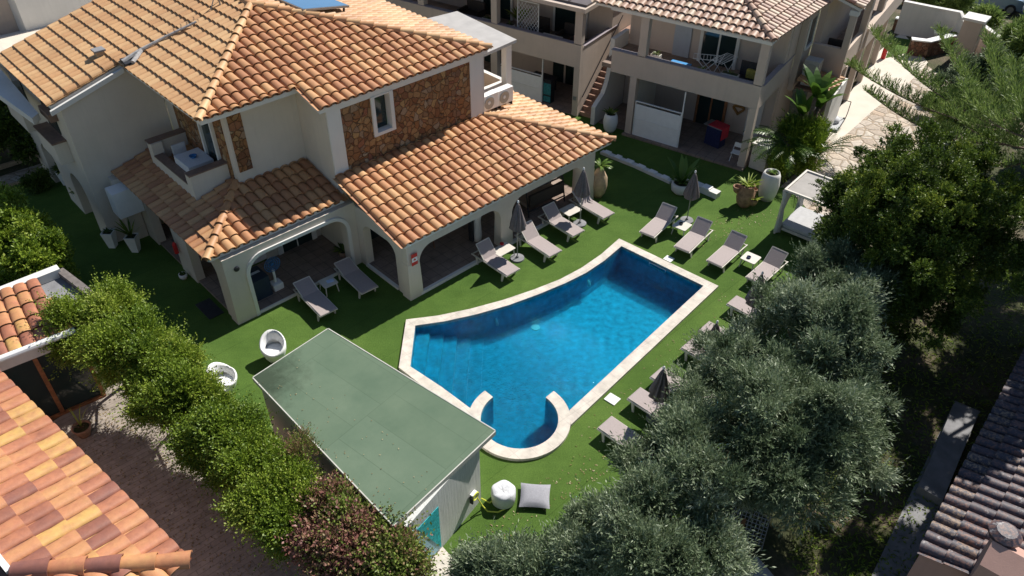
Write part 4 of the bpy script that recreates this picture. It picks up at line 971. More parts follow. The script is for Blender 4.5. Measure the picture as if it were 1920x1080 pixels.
for (x, y, z, r) in ((-.38, .1, .75, .19), (.3, -.25, .35, .17), (.34, .12, .62, .16)):
    mb = MB(); mb.smooth = True; mb.lathe([(.05, -.2), (r * .8, -.1), (r, .05), (r * 1.05, .14), (r * .85, .14), (r * .7, 0)], c=(x, y, z), n=14, capt=False)
    mb.build('side_pocket', M['clay_dark'], t)
for (x, y, z) in ((0, 0, .95), (.3, -.25, .42), (-.1, .1, .95), (.2, 0, .9)): spiky(t, rg, 22, .42, .06, z, M['hedge'], up=1.1, tint=.7, curve=.5, x0=x, y0=y)
spiky(t, rg, 14, .75, .05, .95, M['hedge'], up=1.0, tint=.8)
t = pot('banana_pot', 'round white pot with tall banana leaves behind the mauve umbrella', 1276, 360, [(.3, 0), (.42, .12), (.45, .35), (.40, .5), (.36, .5), (.35, .4)], M['white_wall'], soil=(.36, .42), cat='plant pot')
spiky(t, rg, 7, 1.5, .32, .4, M['palm'], up=2.6, tint=.7, curve=.35, wob=.6); spiky(t, rg, 9, .8, .18, .4, M['palm'], up=1.2, tint=.8)
t = pot('stair_pot', 'white bulbous pot with a dark plant at the foot of the tiled stairs', 1143, 246, [(.2, 0), (.3, .15), (.36, .5), (.33, .8), (.27, .95), (.25, .95), (.24, .8)], M['white'], soil=(.25, .85), cat='plant pot')
spiky(t, rg, 24, .6, .1, .85, M['darkleaf'], up=1.2, tint=.5)
for (x, y, lab, k) in ((213, 462, 'white tapered planter nearest the garden wall corner of the villa', 0), (256, 470, 'white tapered planter with an upright dark agave by the villa side', 1), (160, 385, 'white planter box with a bushy plant along the villa wing', 2), (127, 345, 'farthest white planter with a dark bush along the villa wing', 2)):
    t = thing('tapered_planter', lab, 'planter', tuple(at(x, y)), R_(43.9), group='white planters along the villa wing')
    mb = MB(); mb.lathe([(.18, 0), (.30, .72), (.26, .72), (.25, .66)], n=4, capt=False); mb.build('pot', M['white'], t)
    mb = MB(); mb.lathe([(.01, .67), (.25, .67)], n=4, capb=False, capt=False); mb.build('soil', M['soil'], t)
    if k == 1: spiky(t, rg, 26, .85, .07, .66, M['darkleaf'], up=1.6, tint=.6, curve=.3)
    elif k == 2: spiky(t, rg, 40, .5, .12, .66, M['darkleaf'], up=.9, tint=.5)
    else: spiky(t, rg, 12, .25, .08, .66, M['darkleaf'], up=.9, tint=.2)
t = pot('small_round_pot', 'small round white pot on the lawn by the side arch of the villa', 345, 522, [(.1, 0), (.15, .1), (.15, .22), (.12, .22)], M['white'], soil=(.13, .2), cat='plant pot'); spiky(t, rg, 14, .18, .05, .2, M['darkleaf'], tint=.4)
t = pot('porch_pot', 'terracotta pot with a dark plant in the left porch corner', 645, 482, [(.12, 0), (.2, .3), (.17, .3)], M['clay_dark'], soil=(.16, .27), cat='plant pot'); spiky(t, rg, 24, .5, .1, .28, M['darkleaf'], tint=.5)
t = pot('yard_pot', 'terracotta pot with a bare stemmed plant in the paved yard', 160, 815, [(.16, 0), (.26, .3), (.28, .36), (.23, .36), (.22, .28)], M['clay_dark'], soil=(.22, .3), cat='plant pot'); spiky(t, rg, 16, .45, .04, .3, M['redleaf'], up=2, tint=.3); spiky(t, rg, 5, .8, .03, .3, M['hedge'], up=4, tint=.9)
# ============================================================ stone border and patch of lawn in front of the flat
def curb(label, name, pts, w_, h, mat, cat, cap=True, gaps=True):
    t = thing(name, label, cat)
    mb = MB()
    for i in range(len(pts) - 1):
        a, b = at(*pts[i]), at(*pts[i + 1]); d = (b - a); L_ = d.length; d.normalize(); s = Vector((-d.y, d.x, 0)) * w_ / 2
        mb.prism([tuple((a - s)[:2]), tuple((b - s)[:2]), tuple((b + s)[:2]), tuple((a + s)[:2])], 'z', 0, h)
    mb.build('curb', mat, t)
    if cap:
        for i in range(len(pts) - 1):
            a, b = at(*pts[i]), at(*pts[i + 1]); d = (b - a); L_ = d.length; d.normalize(); n = int(L_ / .62); s = Vector((-d.y, d.x, 0))
            for k in range(n):
                c = a + d * (k + .5) * L_ / n; hw = w_ * .55 * rng.uniform(.8, 1.1); hl = .17 * rng.uniform(.8, 1.2)
                m_ = MB(); m_.prism([tuple((c + d * sx * hl + s * sy * hw)[:2]) for sx, sy in ((-1, -1), (1, -1), (1, 1), (-1, 1))], 'z', h + .001, h + .06); m_.build('cap_stone', M['white'], t, bevel=.015)
curb('white stone border edging the shaded lawn in front of the flat', 'stone_border', [(1128, 287), (1190, 312), (1258, 343)], .26, .12, M['white_wall'], 'border')
curb('low white planter box with two cap stones beside the mauve umbrella', 'planter_curb', [(1303, 352), (1346, 371)], .36, .26, M['white_wall'], 'planter box')
# white moulded armchairs and poufs
def armchair(x, y, rz, label):
    t = thing('moulded_armchair', label, 'armchair', tuple(at(x, y)), R_(rz), group='white moulded armchairs on the lawn')
    mb = MB(); mb.smooth = True; n = 28; rows = []
    prof = [(.24, 0), (.33, .18), (.40, .42), (.42, .62), (.37, .66), (.33, .56), (.27, .42)]
    for (r, z) in prof:
        ring = []
        for k in range(n):
            a = 2 * math.pi * k / n; back = max(0, math.cos(a - math.pi)) ; zz = z * (1 + .45 * back * (z > .3)) - (.14 * max(0, math.cos(a)) ** 2 if z > .5 else 0)
            ring.append((r * math.cos(a) * (1.05 if z > .3 else 1), r * math.sin(a), zz))
        rows += ring
    m = len(prof); fs = [(i * n + k, i * n + (k + 1) % n, (i + 1) * n + (k + 1) % n, (i + 1) * n + k) for i in range(m - 1) for k in range(n)]
    mb.add(rows, fs + [tuple(reversed(range(n)))]); mb.build('shell', M['white'], t)
    mb = MB(); mb.lathe([(.01, .40), (.30, .41), (.27, .36)], n=24, capb=False, capt=False); mb.build('seat', M['white'], t)
armchair(518, 672, -70, 'white moulded armchair on the sunny lawn behind the green shed roof')
armchair(425, 730, -20, 'white moulded armchair half hidden by the hedge')
armchair(404, 762, 40, 'white moulded armchair behind the hedge, farthest left')
t = thing('round_pouf', 'round light grey pouf with creased top on the lawn beside the shed', 'pouf', tuple(at(944, 938)))
mb = MB(); mb.smooth = True; n = 32; vs = []
for (r, z) in [(.27, 0), (.33, .05), (.34, .3), (.33, .45), (.28, .50), (.15, .48), (.02, .47)]:
    for k in range(n):
        a = 2 * math.pi * k / n; vs.append((r * math.cos(a) * (1 + .02 * math.sin(7 * a)), r * math.sin(a), z + (.025 * math.sin(5 * a + r * 20) if z > .4 else 0)))
mb.add(vs, [(i * n + k, i * n + (k + 1) % n, (i + 1) * n + (k + 1) % n, (i + 1) * n + k) for i in range(6) for k in range(n)] + [tuple(reversed(range(n))), tuple(range(6 * n, 7 * n))]); mb.build('cover', M['fabric_light'], t)
t = thing('square_floor_cushion', 'square grey floor cushion on the lawn next to the round pouf', 'cushion', tuple(at(1003, 935)), R_(-4))
mb = MB(); mb.smooth = True; g_ = 12; vs = []; 
for s_ in (1, -1):
    for i in range(g_ + 1):
        for j in range(g_ + 1):
            a, b = i / g_ * 2 - 1, j / g_ * 2 - 1; th = (1 - abs(a) ** 3) * (1 - abs(b) ** 3)
            sc_ = .40 * (1 - .05 * (1 - abs(a) ** 2) * 0); vs.append((a * .42 * (1 - .06 * (1 - b * b)), b * .40 * (1 - .06 * (1 - a * a)), .14 + s_ * (.12 * th ** .6)))
q_ = (g_ + 1) ** 2; fs = []
for s_ in (0, 1):
    for i in range(g_):
        for j in range(g_):
            f = (s_ * q_ + i * (g_ + 1) + j, s_ * q_ + (i + 1) * (g_ + 1) + j, s_ * q_ + (i + 1) * (g_ + 1) + j + 1, s_ * q_ + i * (g_ + 1) + j + 1); fs.append(f if s_ == 0 else tuple(reversed(f)))
mb.add(vs, fs); mb.build('cover', plain('grey_fabric', (.30, .30, .33), .9, .12, 25, bmp=.3), t)
DF = plain('daybed_fabric', (.46, .46, .47), .85, .08, 6)
# canopy day bed
t = thing('canopy_daybed', 'four post daybed with a slatted canopy and drapes at the edge of the lawn', 'daybed', tuple(at(1452, 437)), R_(-41))
mb = MB()
for (x, y) in ((0, 0), (2.0, 0), (0, 1.9), (2.0, 1.9)): mb = MB(); mb.box(x - .04, x + .04, y - .04, y + .04, 0, 2.0); mb.build('post', M['frame'], t)
mb = MB(); mb.box(-.05, 2.05, -.05, .03, 2.0, 2.09); mb.box(-.05, 2.05, 1.87, 1.95, 2.0, 2.09); mb.box(-.05, .03, .03, 1.87, 2.0, 2.09); mb.box(1.97, 2.05, .03, 1.87, 2.0, 2.09); mb.build('top_frame', M['frame'], t)
mb = MB(); mb.box(.03, 1.97, .03, 1.87, 2.01, 2.03); mb.build('canopy_cloth', plain('canopy_fabric', (.36, .34, .32), .9, .1, 3), t)
for (x, y) in ((0, 0), (0, 1.9)):
    mb = MB(); mb.smooth = True; vs = []
    for (z, r) in ((2.0, .16), (1.6, .10), (1.15, .05), (.8, .09), (.1, .12)):
        vs += [(x + .05 + r * math.cos(2 * math.pi * k / 16) * (1 + .3 * math.cos(5 * 2 * math.pi * k / 16)), y + .05 + r * math.sin(2 * math.pi * k / 16), z) for k in range(16)]
    mb.add(vs, [(i * 16 + k, i * 16 + (k + 1) % 16, (i + 1) * 16 + (k + 1) % 16, (i + 1) * 16 + k) for i in range(4) for k in range(16)])
    mb.build('drape', DF, t)
mb = MB(); mb.box(.1, 1.95, .1, 1.85, .2, .32); mb.build('bed_base', M['frame'], t)
mb = MB(); mb.box(.12, 1.93, .12, 1.83, .325, .5); mb.build('mattress', DF, t, bevel=.05)
# ============================================================ shed
zs = 2.5
sc_ = [vloc(x, y, zs) for x, y in ((475, 708), (615, 617), (928, 808), (738, 985))]
shed = thing('pool_shed', 'flat roofed pool shed with faded green roofing felt and tiled shower mural', 'shed', mat=MV)
mb = MB()
slab3(mb, sc_, .10); 
def feltmat():
    m, t, p = newmat('green_roofing_felt'); co = coords(t)
    n = noise_tex(t, co, 1.1, 6, .6); a = ramp(t, [(.3, (.105, .155, .105)), (.7, (.14, .19, .13))], n)
    cs = coords(t, scale=(1, 1, 1), rot=(0, 0, R_(-8)))
    b = N(t, 'ShaderNodeTexBrick'); b.offset = .5; b.inputs['Scale'].default_value = 1; b.inputs['Brick Width'].default_value = 1.0; b.inputs['Row Height'].default_value = 2.8; b.inputs['Mortar Size'].default_value = .012
    b.inputs['Color1'].default_value = (1, 1, 1, 1); b.inputs['Color2'].default_value = (.90, .92, .90, 1); b.inputs['Mortar'].default_value = (.80, .82, .80, 1); t.links.new(cs, b.inputs['Vector'])
    c = mixc(t, a.outputs[0], b.outputs[0], 1, 'MULTIPLY')
    vd = t.nodes.new('ShaderNodeVectorMath'); vd.operation = 'DISTANCE'; t.links.new(co, vd.inputs[0]); vd.inputs[1].default_value = (-1.75, -5.3, 2.5)
    n3 = noise_tex(t, co, 2.6, 7, .7); ad = t.nodes.new('ShaderNodeMath'); ad.operation = 'MULTIPLY_ADD'; t.links.new(n3, ad.inputs[0]); ad.inputs[1].default_value = 2.2; t.links.new(vd.outputs['Value'], ad.inputs[2])
    r = ramp(t, [(.30, (.42, .42, .40)), (.52, (1, 1, 1))], None); mr = t.nodes.new('ShaderNodeMapRange'); mr.inputs[1].default_value = 0; mr.inputs[2].default_value = 5; t.links.new(ad.outputs[0], mr.inputs[0]); t.links.new(mr.outputs[0], r.inputs[0])
    c = mixc(t, c, r.outputs[0], 1, 'MULTIPLY')
    t.links.new(c, p.inputs['Base Color']); p.inputs['Roughness'].default_value = .85; p.inputs['Specular IOR Level'].default_value = .2; bump(t, p, noise_tex(t, co, 60, 2), .3, .01)
    return m
mb.build('roof', feltmat(), shed)
mb = MB(); n4 = 4
for i in range(4):
    a, b = sc_[i], sc_[(i + 1) % 4]; d = (b - a).normalized(); o_ = Vector((d.y, -d.x, 0)); cen = sum((Vector(q) for q in sc_), Vector()) / 4
    if (a + b).lerp(Vector((0, 0, 0)), 0).dot(o_) / 2 < cen.dot(o_): o_ = -o_
    z = zs; e0 = a - d * .0; 
    mb.add([(*(e0)[:2], z + .012), (*(b)[:2], z + .012), (*(b + o_ * .03)[:2], z + .012), (*(e0 + o_ * .03)[:2], z + .012), (*(e0)[:2], z - .13), (*(b)[:2], z - .13), (*(b + o_ * .03)[:2], z - .13), (*(e0 + o_ * .03)[:2], z - .13)], [(0, 1, 2, 3), (7, 6, 5, 4), (3, 2, 6, 7), (0, 4, 5, 1), (0, 3, 7, 4), (1, 5, 6, 2)])
mb.build('edge_trim', plain('pale_edge_trim', (.50, .49, .44), .6, .1, 5), shed)
c0 = sum((Vector(q) for q in sc_), Vector()) / 4
wc = [c0.lerp(Vector(q), k_) for q, k_ in zip(sc_, (.95, .96, .93, .95))]
# the shower wall stands at the lower right end: foot from the photograph
f1 = vloc(829, 1027, 0); f2 = vloc(902, 937, 0); dn = (f2 - f1).normalized(); wl = (sc_[3] - sc_[2]).length
f0 = f1 - dn * 1.15
wc[2] = Vector((f2.x, f2.y, 0)); wc[3] = Vector((f0.x, f0.y, 0)) + Vector((.05, .2, 0))
mb = MB()
def wallseg(mb, a, b, th, z0, z1):
    d = (b - a); d.z = 0; d.normalize(); s = Vector((-d.y, d.x, 0)) * th
    mb.prism([tuple(a[:2]), tuple(b[:2]), tuple((b + s)[:2]), tuple((a + s)[:2])], 'z', z0, z1)
wallseg(mb, wc[0], wc[1], -.15, 0, zs - .135); wallseg(mb, wc[1] + Vector((0, -.16, 0)), wc[2] + Vector((0, .2, 0)), -.15, 0, zs - .135); wallseg(mb, wc[3] + Vector((0, .2, 0)), wc[0] + Vector((0, -.16, 0)), -.15, 0, zs - .135)
mb.build('side_wall', M['trim'], shed)
def showermat():
    m, t, p = newmat('streaked_render'); cs = coords(t, scale=(9, 9, .6)); n = noise_tex(t, cs, 2, 5, .7)
    r = ramp(t, [(.35, (.50, .51, .49)), (.65, (.62, .63, .61))], n); t.links.new(r.outputs[0], p.inputs['Base Color']); p.inputs['Roughness'].default_value = .8; bump(t, p, n, .4, .02); return m
mb = MB(); wallseg(mb, Vector((f0.x, f0.y, 0)), Vector((f2.x, f2.y, 0)), .15, 0, zs - .135); mb.build('shower_wall', showermat(), shed)
MW = Matrix.Translation((f0.x, f0.y, 0)) @ Matrix.Rotation(math.atan2(dn.y, dn.x), 4, 'Z')
mur = thing('shower_mural', 'x', 'x'); bpy.data.objects.remove(mur)
Lw = (f2 - f0).length
tq = plain('turquoise_mosaic', (.03, .42, .48), .4, .5, 18); lb = plain('light_blue_tiles', (.30, .52, .62), .5, .1, 6); gb = plain('grey_teal_render', (.20, .29, .30), .7, .12, 3)
mb = MB(); mb.prism([(.0, .5), (.58, .15), (1.1, .11), (.32, 1.95), (.0, 2.1)], 'y', -.012, 0, MW); mb.build('light_blue_tiling', lb, shed)
mb = MB(); mb.prism([(.32, 1.9), (1.1, .1), (1.13, 1.84)], 'y', -.024, -.013, MW); mb.build('turquoise_mosaic', tq, shed)
# ---- hose reel on the shower wall
t = thing('garden_hose', 'yellow garden hose hanging from a reel on the shed wall', 'hose', mat=MV @ MW @ Matrix.Translation((Lw - .42, -.02, .75)))
mb = MB(); mb.tube([(0, -.1, 0)] + [(.12 * math.sin(a), -.12, .12 * math.cos(a)) for a in np.linspace(0, 12, 30)], .018, 6)
gz = -.73
mb.tube([(.05, -.12, -.1), (.15, -.2, -.5), (.2, -.35, gz), (.33, -.6, gz), (.55, -.72, gz), (.72, -.62, gz), (.74, -.42, gz), (.6, -.28, gz), (.45, -.25, gz + .01), (.2, -.15, -.3)], .02, 8); mb.build('tube', M['yellow'], t)
mb = MB(); mb.box(-.1, .1, -.1, .0, -.1, .1); mb.build('reel', M['white'], t); mb = MB(); mb.box(-.15, -.11, -.12, -.02, -.2, .05); mb.build('holder', M['dark'], t)
t = thing('blue_basin', 'round blue basin leaning at the foot of the shower mural', 'basin', tuple(at(806, 1032, .02)), 0)
mb = MB(); mb.smooth = True; mb.lathe([(.1, 0), (.15, .03), (.18, .12), (.17, .12), (.13, .04)], n=24, capt=False); mb.build('bowl', M['blue'], t)
mb = MB(); mb.tube([(0, 0, .03), (.03, 0, .12)], .02); mb.build('knob', M['white'], t)
# ============================================================ APARTMENTS (frame: a along the front, b into the building)
apt = thing('apartment_building', 'beige two storey apartment block with weathered tile roof, open balconies and a white slatted panel', 'apartment building', mat=MR)
A = M['apart']
mb = MB()
for (a0, a1, z1) in ((-6.05, -5.72, 2.96), (-.30, .02, 2.96)): 
    mb = MB(); mb.box(a0, a1, -.02, .32, 0, z1); mb.build('column', A, apt)
for (a0, a1) in ((-5.80, -5.42), (-.36, .02)):
    mb = MB(); mb.box(a0, a1, -.02, .30, 4.04, 5.83); mb.build('column', A, apt)
mb = MB(); mb.box(-7.1, .02, -.02, .22, 2.965, 4.0); mb.box(-.16, .02, .221, 4.45, 2.9, 3.92); mb.build('balcony_parapet', A, apt)
mb = MB(); mb.box(-7.14, -5.8, -.05, .26, 4.003, 4.035); mb.box(-5.42, -.36, -.05, .26, 4.003, 4.035); mb.box(-.19, .05, .31, 4.45, 3.923, 3.95); mb.build('parapet_cap', plain('grey_stone_cap', (.30, .27, .29), .6, .1, 6), apt)
mb = MB(); mb.box(-7.7, -.17, .23, 3.0, 3.0, 3.2); mb.build('balcony_floor', M['patio'], apt)
mb = MB(); mb.box(-7.7, .0, 3.0, 3.3, 0, 5.85); mb.box(-7.7, -7.4, 3.3, 9, 0, 5.85); mb.box(-.16, .02, 3.31, 6.0, 3.93, 5.85); mb.box(-.3, .0, .33, 3.0, 0, 2.99) if False else None
mb.box(-.16, .02, 3.31, 6.0, 0, 2.89); mb.build('rear_wall', A, apt)
mb = MB(); mb.box(-7.3, .08, -.1, .3, 5.835, 5.97); mb.box(-.1, .1, .301, 6.1, 5.86, 5.97); mb.build('fascia', M['trim'], apt)
mb = MB(); mb.box(-6.1, .05, -.2, 3.0, -.04, .1); mb.box(-7.7, -6.11, .3, 3.0, -.04, .02); mb.build('patio_floor', M['patio'], apt)
mb = MB(); mb.box(-6.1, -5.95, .33, 3.0, .02, 2.96); mb.build('stair_side_wall', M['white_wall'], apt)
gd = MB(); gd.box(-3.6, -2.3, 2.93, 2.97, .1, 2.3); gd = gd.build('glass_door', M['glass'], apt)
mb = MB(); mb.box(-3.72, -3.6, 2.88, 2.98, .1, 2.4); mb.box(-2.3, -2.18, 2.88, 2.98, .1, 2.4); mb.box(-3.0, -2.92, 2.9, 2.925, .1, 2.3); mb.build('door_frame', M['wood'], gd)
gd = MB(); gd.box(-3.9, -2.3, 2.93, 2.97, 3.2, 5.4); gd = gd.build('glass_door', M['glass'], apt)
mb = MB(); mb.box(-4.05, -3.9, 2.88, 2.98, 3.2, 5.5); mb.box(-2.3, -2.15, 2.88, 2.98, 3.2, 5.5); mb.box(-3.14, -3.06, 2.9, 2.925, 3.2, 5.4); mb.build('door_frame', M['trim'], gd)
mb = MB(); mb.box(-5.35, -4.5, 2.93, 2.97, 3.2, 5.3); mb.build('door_panel', plain('pale_blue_door', (.36, .40, .46), .5, .05, 4), apt)
mb = MB(); mb.box(-1.15, -.45, 2.93, 2.97, .1, 2.2); mb.build('door_panel', M['white_wall'], apt)
mb = MB(); zq = lambda a, b: 6.0 + .35 * (b + .18)
roof_tiles(mb, [(-8.3, 0), (0, 0), (-3.2, 3.2), (-8.3, 3.2)], (.12, -.18, 6.0), (1, 0), (0, 1), .35, rng, course=.42, pitch=.33); mb.build('front_roof_slope', M['tile_weathered'], apt)
mb = MB(); roof_tiles(mb, [(0, 0), (6.1, 0), (6.1, 3.2), (3.2, 3.2)], (.15, -.18, 6.0), (.09, .996), (-.996, .09), .35, rng, course=.42, pitch=.33); mb.build('side_roof_slope', M['tile_weathered'], apt)
mb = MB(); hip_tiles(mb, (.14, -.18, 6.0), (-3.08, 3.02, 7.12), rng); mb.build('hip_ridge', M['tile_weathered'], apt)
mb = MB(); hip_tiles(mb, (-3.05, 3.0, 7.12), (-3.05, 8, 7.12), rng) ; hip_tiles(mb, (-8.2, 3.02, 7.12), (-3.1, 3.02, 7.12), rng); mb.build('main_ridge', M['tile_weathered'], apt)
mb = MB(); slab3(mb, [Vector((-8.1, -.08, 6.0)), Vector((0, -.08, 6.0)), Vector((-3.1, 3.0, 7.08)), Vector((-8.1, 3.0, 7.08))], .1); slab3(mb, [Vector((.02, -.06, 6.0)), Vector((.5, 6.0, 6.0)), Vector((-3.0, 6.3, 7.08)), Vector((-3.08, 3.02, 7.08))], .1); mb.build('roof_deck', M['trim'], apt)
# flank: recess wall, second block
mb = MB(); mb.box(.03, .3, 4.46, 6.0, 2.2, 5.85); mb.build('recess_wall', A, apt)
wn = MB(); wn.box(.31, .33, 4.8, 5.7, 4.2, 5.4); wn = wn.build('window', M['glass'], apt); mb = MB(); mb.box(.31, .36, 4.68, 4.79, 4.1, 5.5); mb.box(.31, .36, 5.71, 5.82, 4.1, 5.5); mb.box(.31, .40, 4.79, 5.71, 4.08, 4.19); mb.build('window_frame', M['trim'], wn)
mb = MB(); mb.box(.35, 1.95, 6.02, 6.25, 2.2, 4.02); mb.box(1.72, 1.95, 6.26, 9.0, 2.95, 3.95); mb.box(1.72, 2.1, 9.6, 18.0, 2.95, 3.95); mb.build('side_balcony_parapet', A, apt)
mb = MB(); mb.box(1.66, 1.95, 6.02, 6.3, 4.025, 5.8); mb.build('column', A, apt); mb = MB(); mb.box(1.6, 2.0, 5.98, 6.34, 5.6, 5.83); mb.build('column_head', M['trim'], apt)
for b in (9.0, 12.5, 16): mb = MB(); mb.box(1.7, 2.0, b, b + .5, 2.96, 5.8); mb.build('column', A, apt)
mb = MB(); mb.box(.31, .6, 9, 18, 2.9, 5.8); mb.box(.3, .6, 6.26, 9, 2.9, 5.8); mb.build('flank_wall', A, apt)
for b in (6.9, 9.8, 12.6, 15.5): mb = MB(); mb.box(1.72, 2.0, b, b + .32, 0, 2.94); mb.build('column', A, apt)
mb = MB(); mb.box(.6, 1.7, 6.26, 18, 2.85, 3.0); mb.build('side_balcony_floor', M['patio'], apt)
mb = MB(); mb.box(.62, .9, 6.5, 18, 0, 2.84); mb.build('ground_flank_wall', M['villa'], apt)
mb = MB(); roof_tiles(mb, [(0, 0), (12.4, 0), (12.4, 2.6), (0, 2.6)], (2.15, 5.9, 6.0), (0, 1), (-1, 0), .3, rng, course=.42, pitch=.33); mb.build('flank_roof_slope', M['tile_weathered'], apt)
mb = MB(); slab3(mb, [Vector((2.05, 5.95, 5.97)), Vector((2.05, 18, 5.97)), Vector((-.4, 18, 6.7)), Vector((-.4, 5.95, 6.7))], .12); mb.build('flank_roof_deck', M['trim'], apt)
mb = MB(); roof_tiles(mb, [(0, 0), (2.2, 0), (2.2, 1.7), (0, 1.7)], (2.15, 4.2, 2.55), (0, 1), (-1, 0), .2, rng, course=.42, pitch=.3, tints=(.4, 1)); mb.build('porch_canopy_roof', M['tile'], apt)
mb = MB(); mb.box(.4, 2.1, 4.25, 6.0, 2.42, 2.52); mb.build('porch_canopy_base', M['brown_tile'], apt)
mb = MB(); mb.box(2.0, 2.2, 4.3, 6.9, 0, 2.4); mb.build('porch_wall', M['white_wall'], apt)
# stairs between the blocks
st = thing('outdoor_staircase', 'terracotta tiled outdoor stairs rising between the two apartment blocks', 'stairs', mat=MR)
mb = MB()
for k in range(15): mb.box(-8.85, -7.95, .5 + k * .27, .5 + (k + 1) * .27 if k < 14 else 5.5, 0, .21 * (k + 1)); 
mb.build('steps', M['terracotta_floor'], st)
mb = MB(); mb.prism([(-.05, 0), (-.05, .95), (.35, 1.15), (.8, 1.35), (1.1, 1.8), (1.35, 2.6), (1.45, 3.9), (3.0, 3.9), (3.0, 0)], 'x', -7.94, -7.72); mb.build('curved_balustrade', M['white_wall'], st)
mb = MB(); mb.tube([(-8.83, .6, .95), (-8.83, 4.4, 3.95)], .025, 6); mb.build('handrail', M['dark'], st)
# left apartment block
ap2 = thing('apartment_building', 'beige apartment block behind the villa with a grey slab roof and cluttered balconies', 'apartment building', mat=MR)
for (a0, a1) in ((-9.22, -8.9), (-14.2, -13.8), (-19, -18.6)):
    mb = MB(); mb.box(a0, a1, .28, .6, 0, 2.53); mb.build('column', A, ap2)
for (a0, a1) in ((-9.3, -8.9), (-14.15, -13.8), (-18.9, -18.5), (-11.2, -11.1)):
    if a0 == -11.2: continue
    mb = MB(); mb.box(a0, a1, .28, .6, 3.72, 5.3); mb.build('column', A, ap2)
mb = MB(); mb.box(-24, -8.9, .28, .5, 2.54, 3.68); mb.box(-9.1, -8.9, .51, 4.2, 0, 3.55); mb.build('balcony_parapet', A, ap2)
mb = MB(); mb.box(-24, -9.3, .25, .54, 3.683, 3.715); mb.box(-9.12, -8.87, .61, 4.2, 3.553, 3.58); mb.build('parapet_cap', plain('grey_cap', (.28, .25, .28), .6, .1, 6), ap2)
mb = MB(); mb.box(-24, -9.11, .51, 3.4, 2.6, 2.75); mb.build('balcony_floor', M['patio'], ap2)
mb = MB(); mb.box(-24, -8.9, 3.4, 3.7, -.05, 5.3); mb.box(-9.1, -8.9, 3.71, 12, 0, 5.3); mb.build('rear_wall', A, ap2)
mb = MB(); mb.box(-24, -9.0, .3, 3.4, -.04, .02); mb.build('patio_floor', M['patio'], ap2)
mb = MB(); mb.box(-24, -8.7, .1, 9, 5.31, 5.5); mb.build('roof_slab', A, ap2)
mb = MB(); mb.box(-23.5, -8.8, .4, 8.8, 5.501, 5.6); [mb.box(a, a + .06, .4, 8.8, 5.601, 5.64) for a in (-20, -16.5, -13, -11.4, -9.8)]; mb.build('roof_covering', plain('dark_roof_panel', (.12, .10, .10), .5, .15, 2), ap2)
for a in (-12.2, -16.8):
    gd = MB(); gd.box(a, a + 1.5, 3.33, 3.37, .0, 2.1); gd = gd.build('glass_door', M['glass'], ap2); mb = MB(); mb.box(a - .12, a, 3.3, 3.38, 0, 2.2); mb.box(a + 1.5, a + 1.62, 3.3, 3.38, 0, 2.2); mb.box(a + .7, a + .8, 3.3, 3.325, 0, 2.1); mb.build('door_frame', M['apart'], gd)
    gd = MB(); gd.box(a, a + 1.8, 3.33, 3.37, 2.75, 4.9); gd = gd.build('glass_door', M['glass'], ap2); mb = MB(); mb.box(a - .12, a, 3.3, 3.38, 2.75, 5.0); mb.box(a + 1.8, a + 1.92, 3.3, 3.38, 2.75, 5.0); mb.build('door_frame', M['trim'], gd)
mb = MB(); mb.box(-9.18, -9.0, .26, .28, .85, 1.05); mb.build('meter_plate', M['grey_metal'], ap2)
# white slatted privacy panels
def panel(a0, a1, b, z0, z1, label):
    t = thing('privacy_panel', label, 'screen', mat=MR @ Matrix.Translation((a0, b, z0)), group='white slatted privacy panels'); L_ = a1 - a0
    mb = MB(); n = int((z1 - z0 - .08) / .13)
    for k in range(n): mb.add([(0.04, -.02, .04 + k * .13), (L_ - .04, -.02, .04 + k * .13), (L_ - .04, .01, .04 + k * .13 + .125), (.04, .01, .04 + k * .13 + .125), (0.04, .03, .04 + k * .13), (L_ - .04, .03, .04 + k * .13), (L_ - .04, .03, .04 + k * .13 + .125), (.04, .03, .04 + k * .13 + .125)], [(0, 1, 2, 3), (5, 4, 7, 6), (0, 4, 5, 1), (3, 2, 6, 7), (0, 3, 7, 4), (1, 5, 6, 2)])
    mb.build('slats', M['white'], t)
    mb = MB(); mb.box(0, .04, -.03, .04, 0, z1 - z0); mb.box(L_ - .04, L_, -.03, .04, 0, z1 - z0); mb.box(.04, L_ - .04, -.03, .04, z1 - z0 - .04, z1 - z0); mb.box(.04, L_ - .04, -.03, .04, 0, .04); mb.box(.04, L_ - .04, -.04, .05, (z1 - z0) * .48, (z1 - z0) * .48 + .04); mb.build('frame', M['white'], t)
    mb = MB(); mb.box(L_, L_ + .05, -.02, .05, 0, 2.8 if z0 < .2 and b < .25 else 2.5); mb.build('post', M['white'], t)
panel(-5.65, -3.3, .02, .1, 1.86, 'white slatted panel closing the patio of the right apartment block')
panel(-14.0, -11.25, .62, .03, 1.5, 'white slatted panel behind the villa roof in the left apartment block')
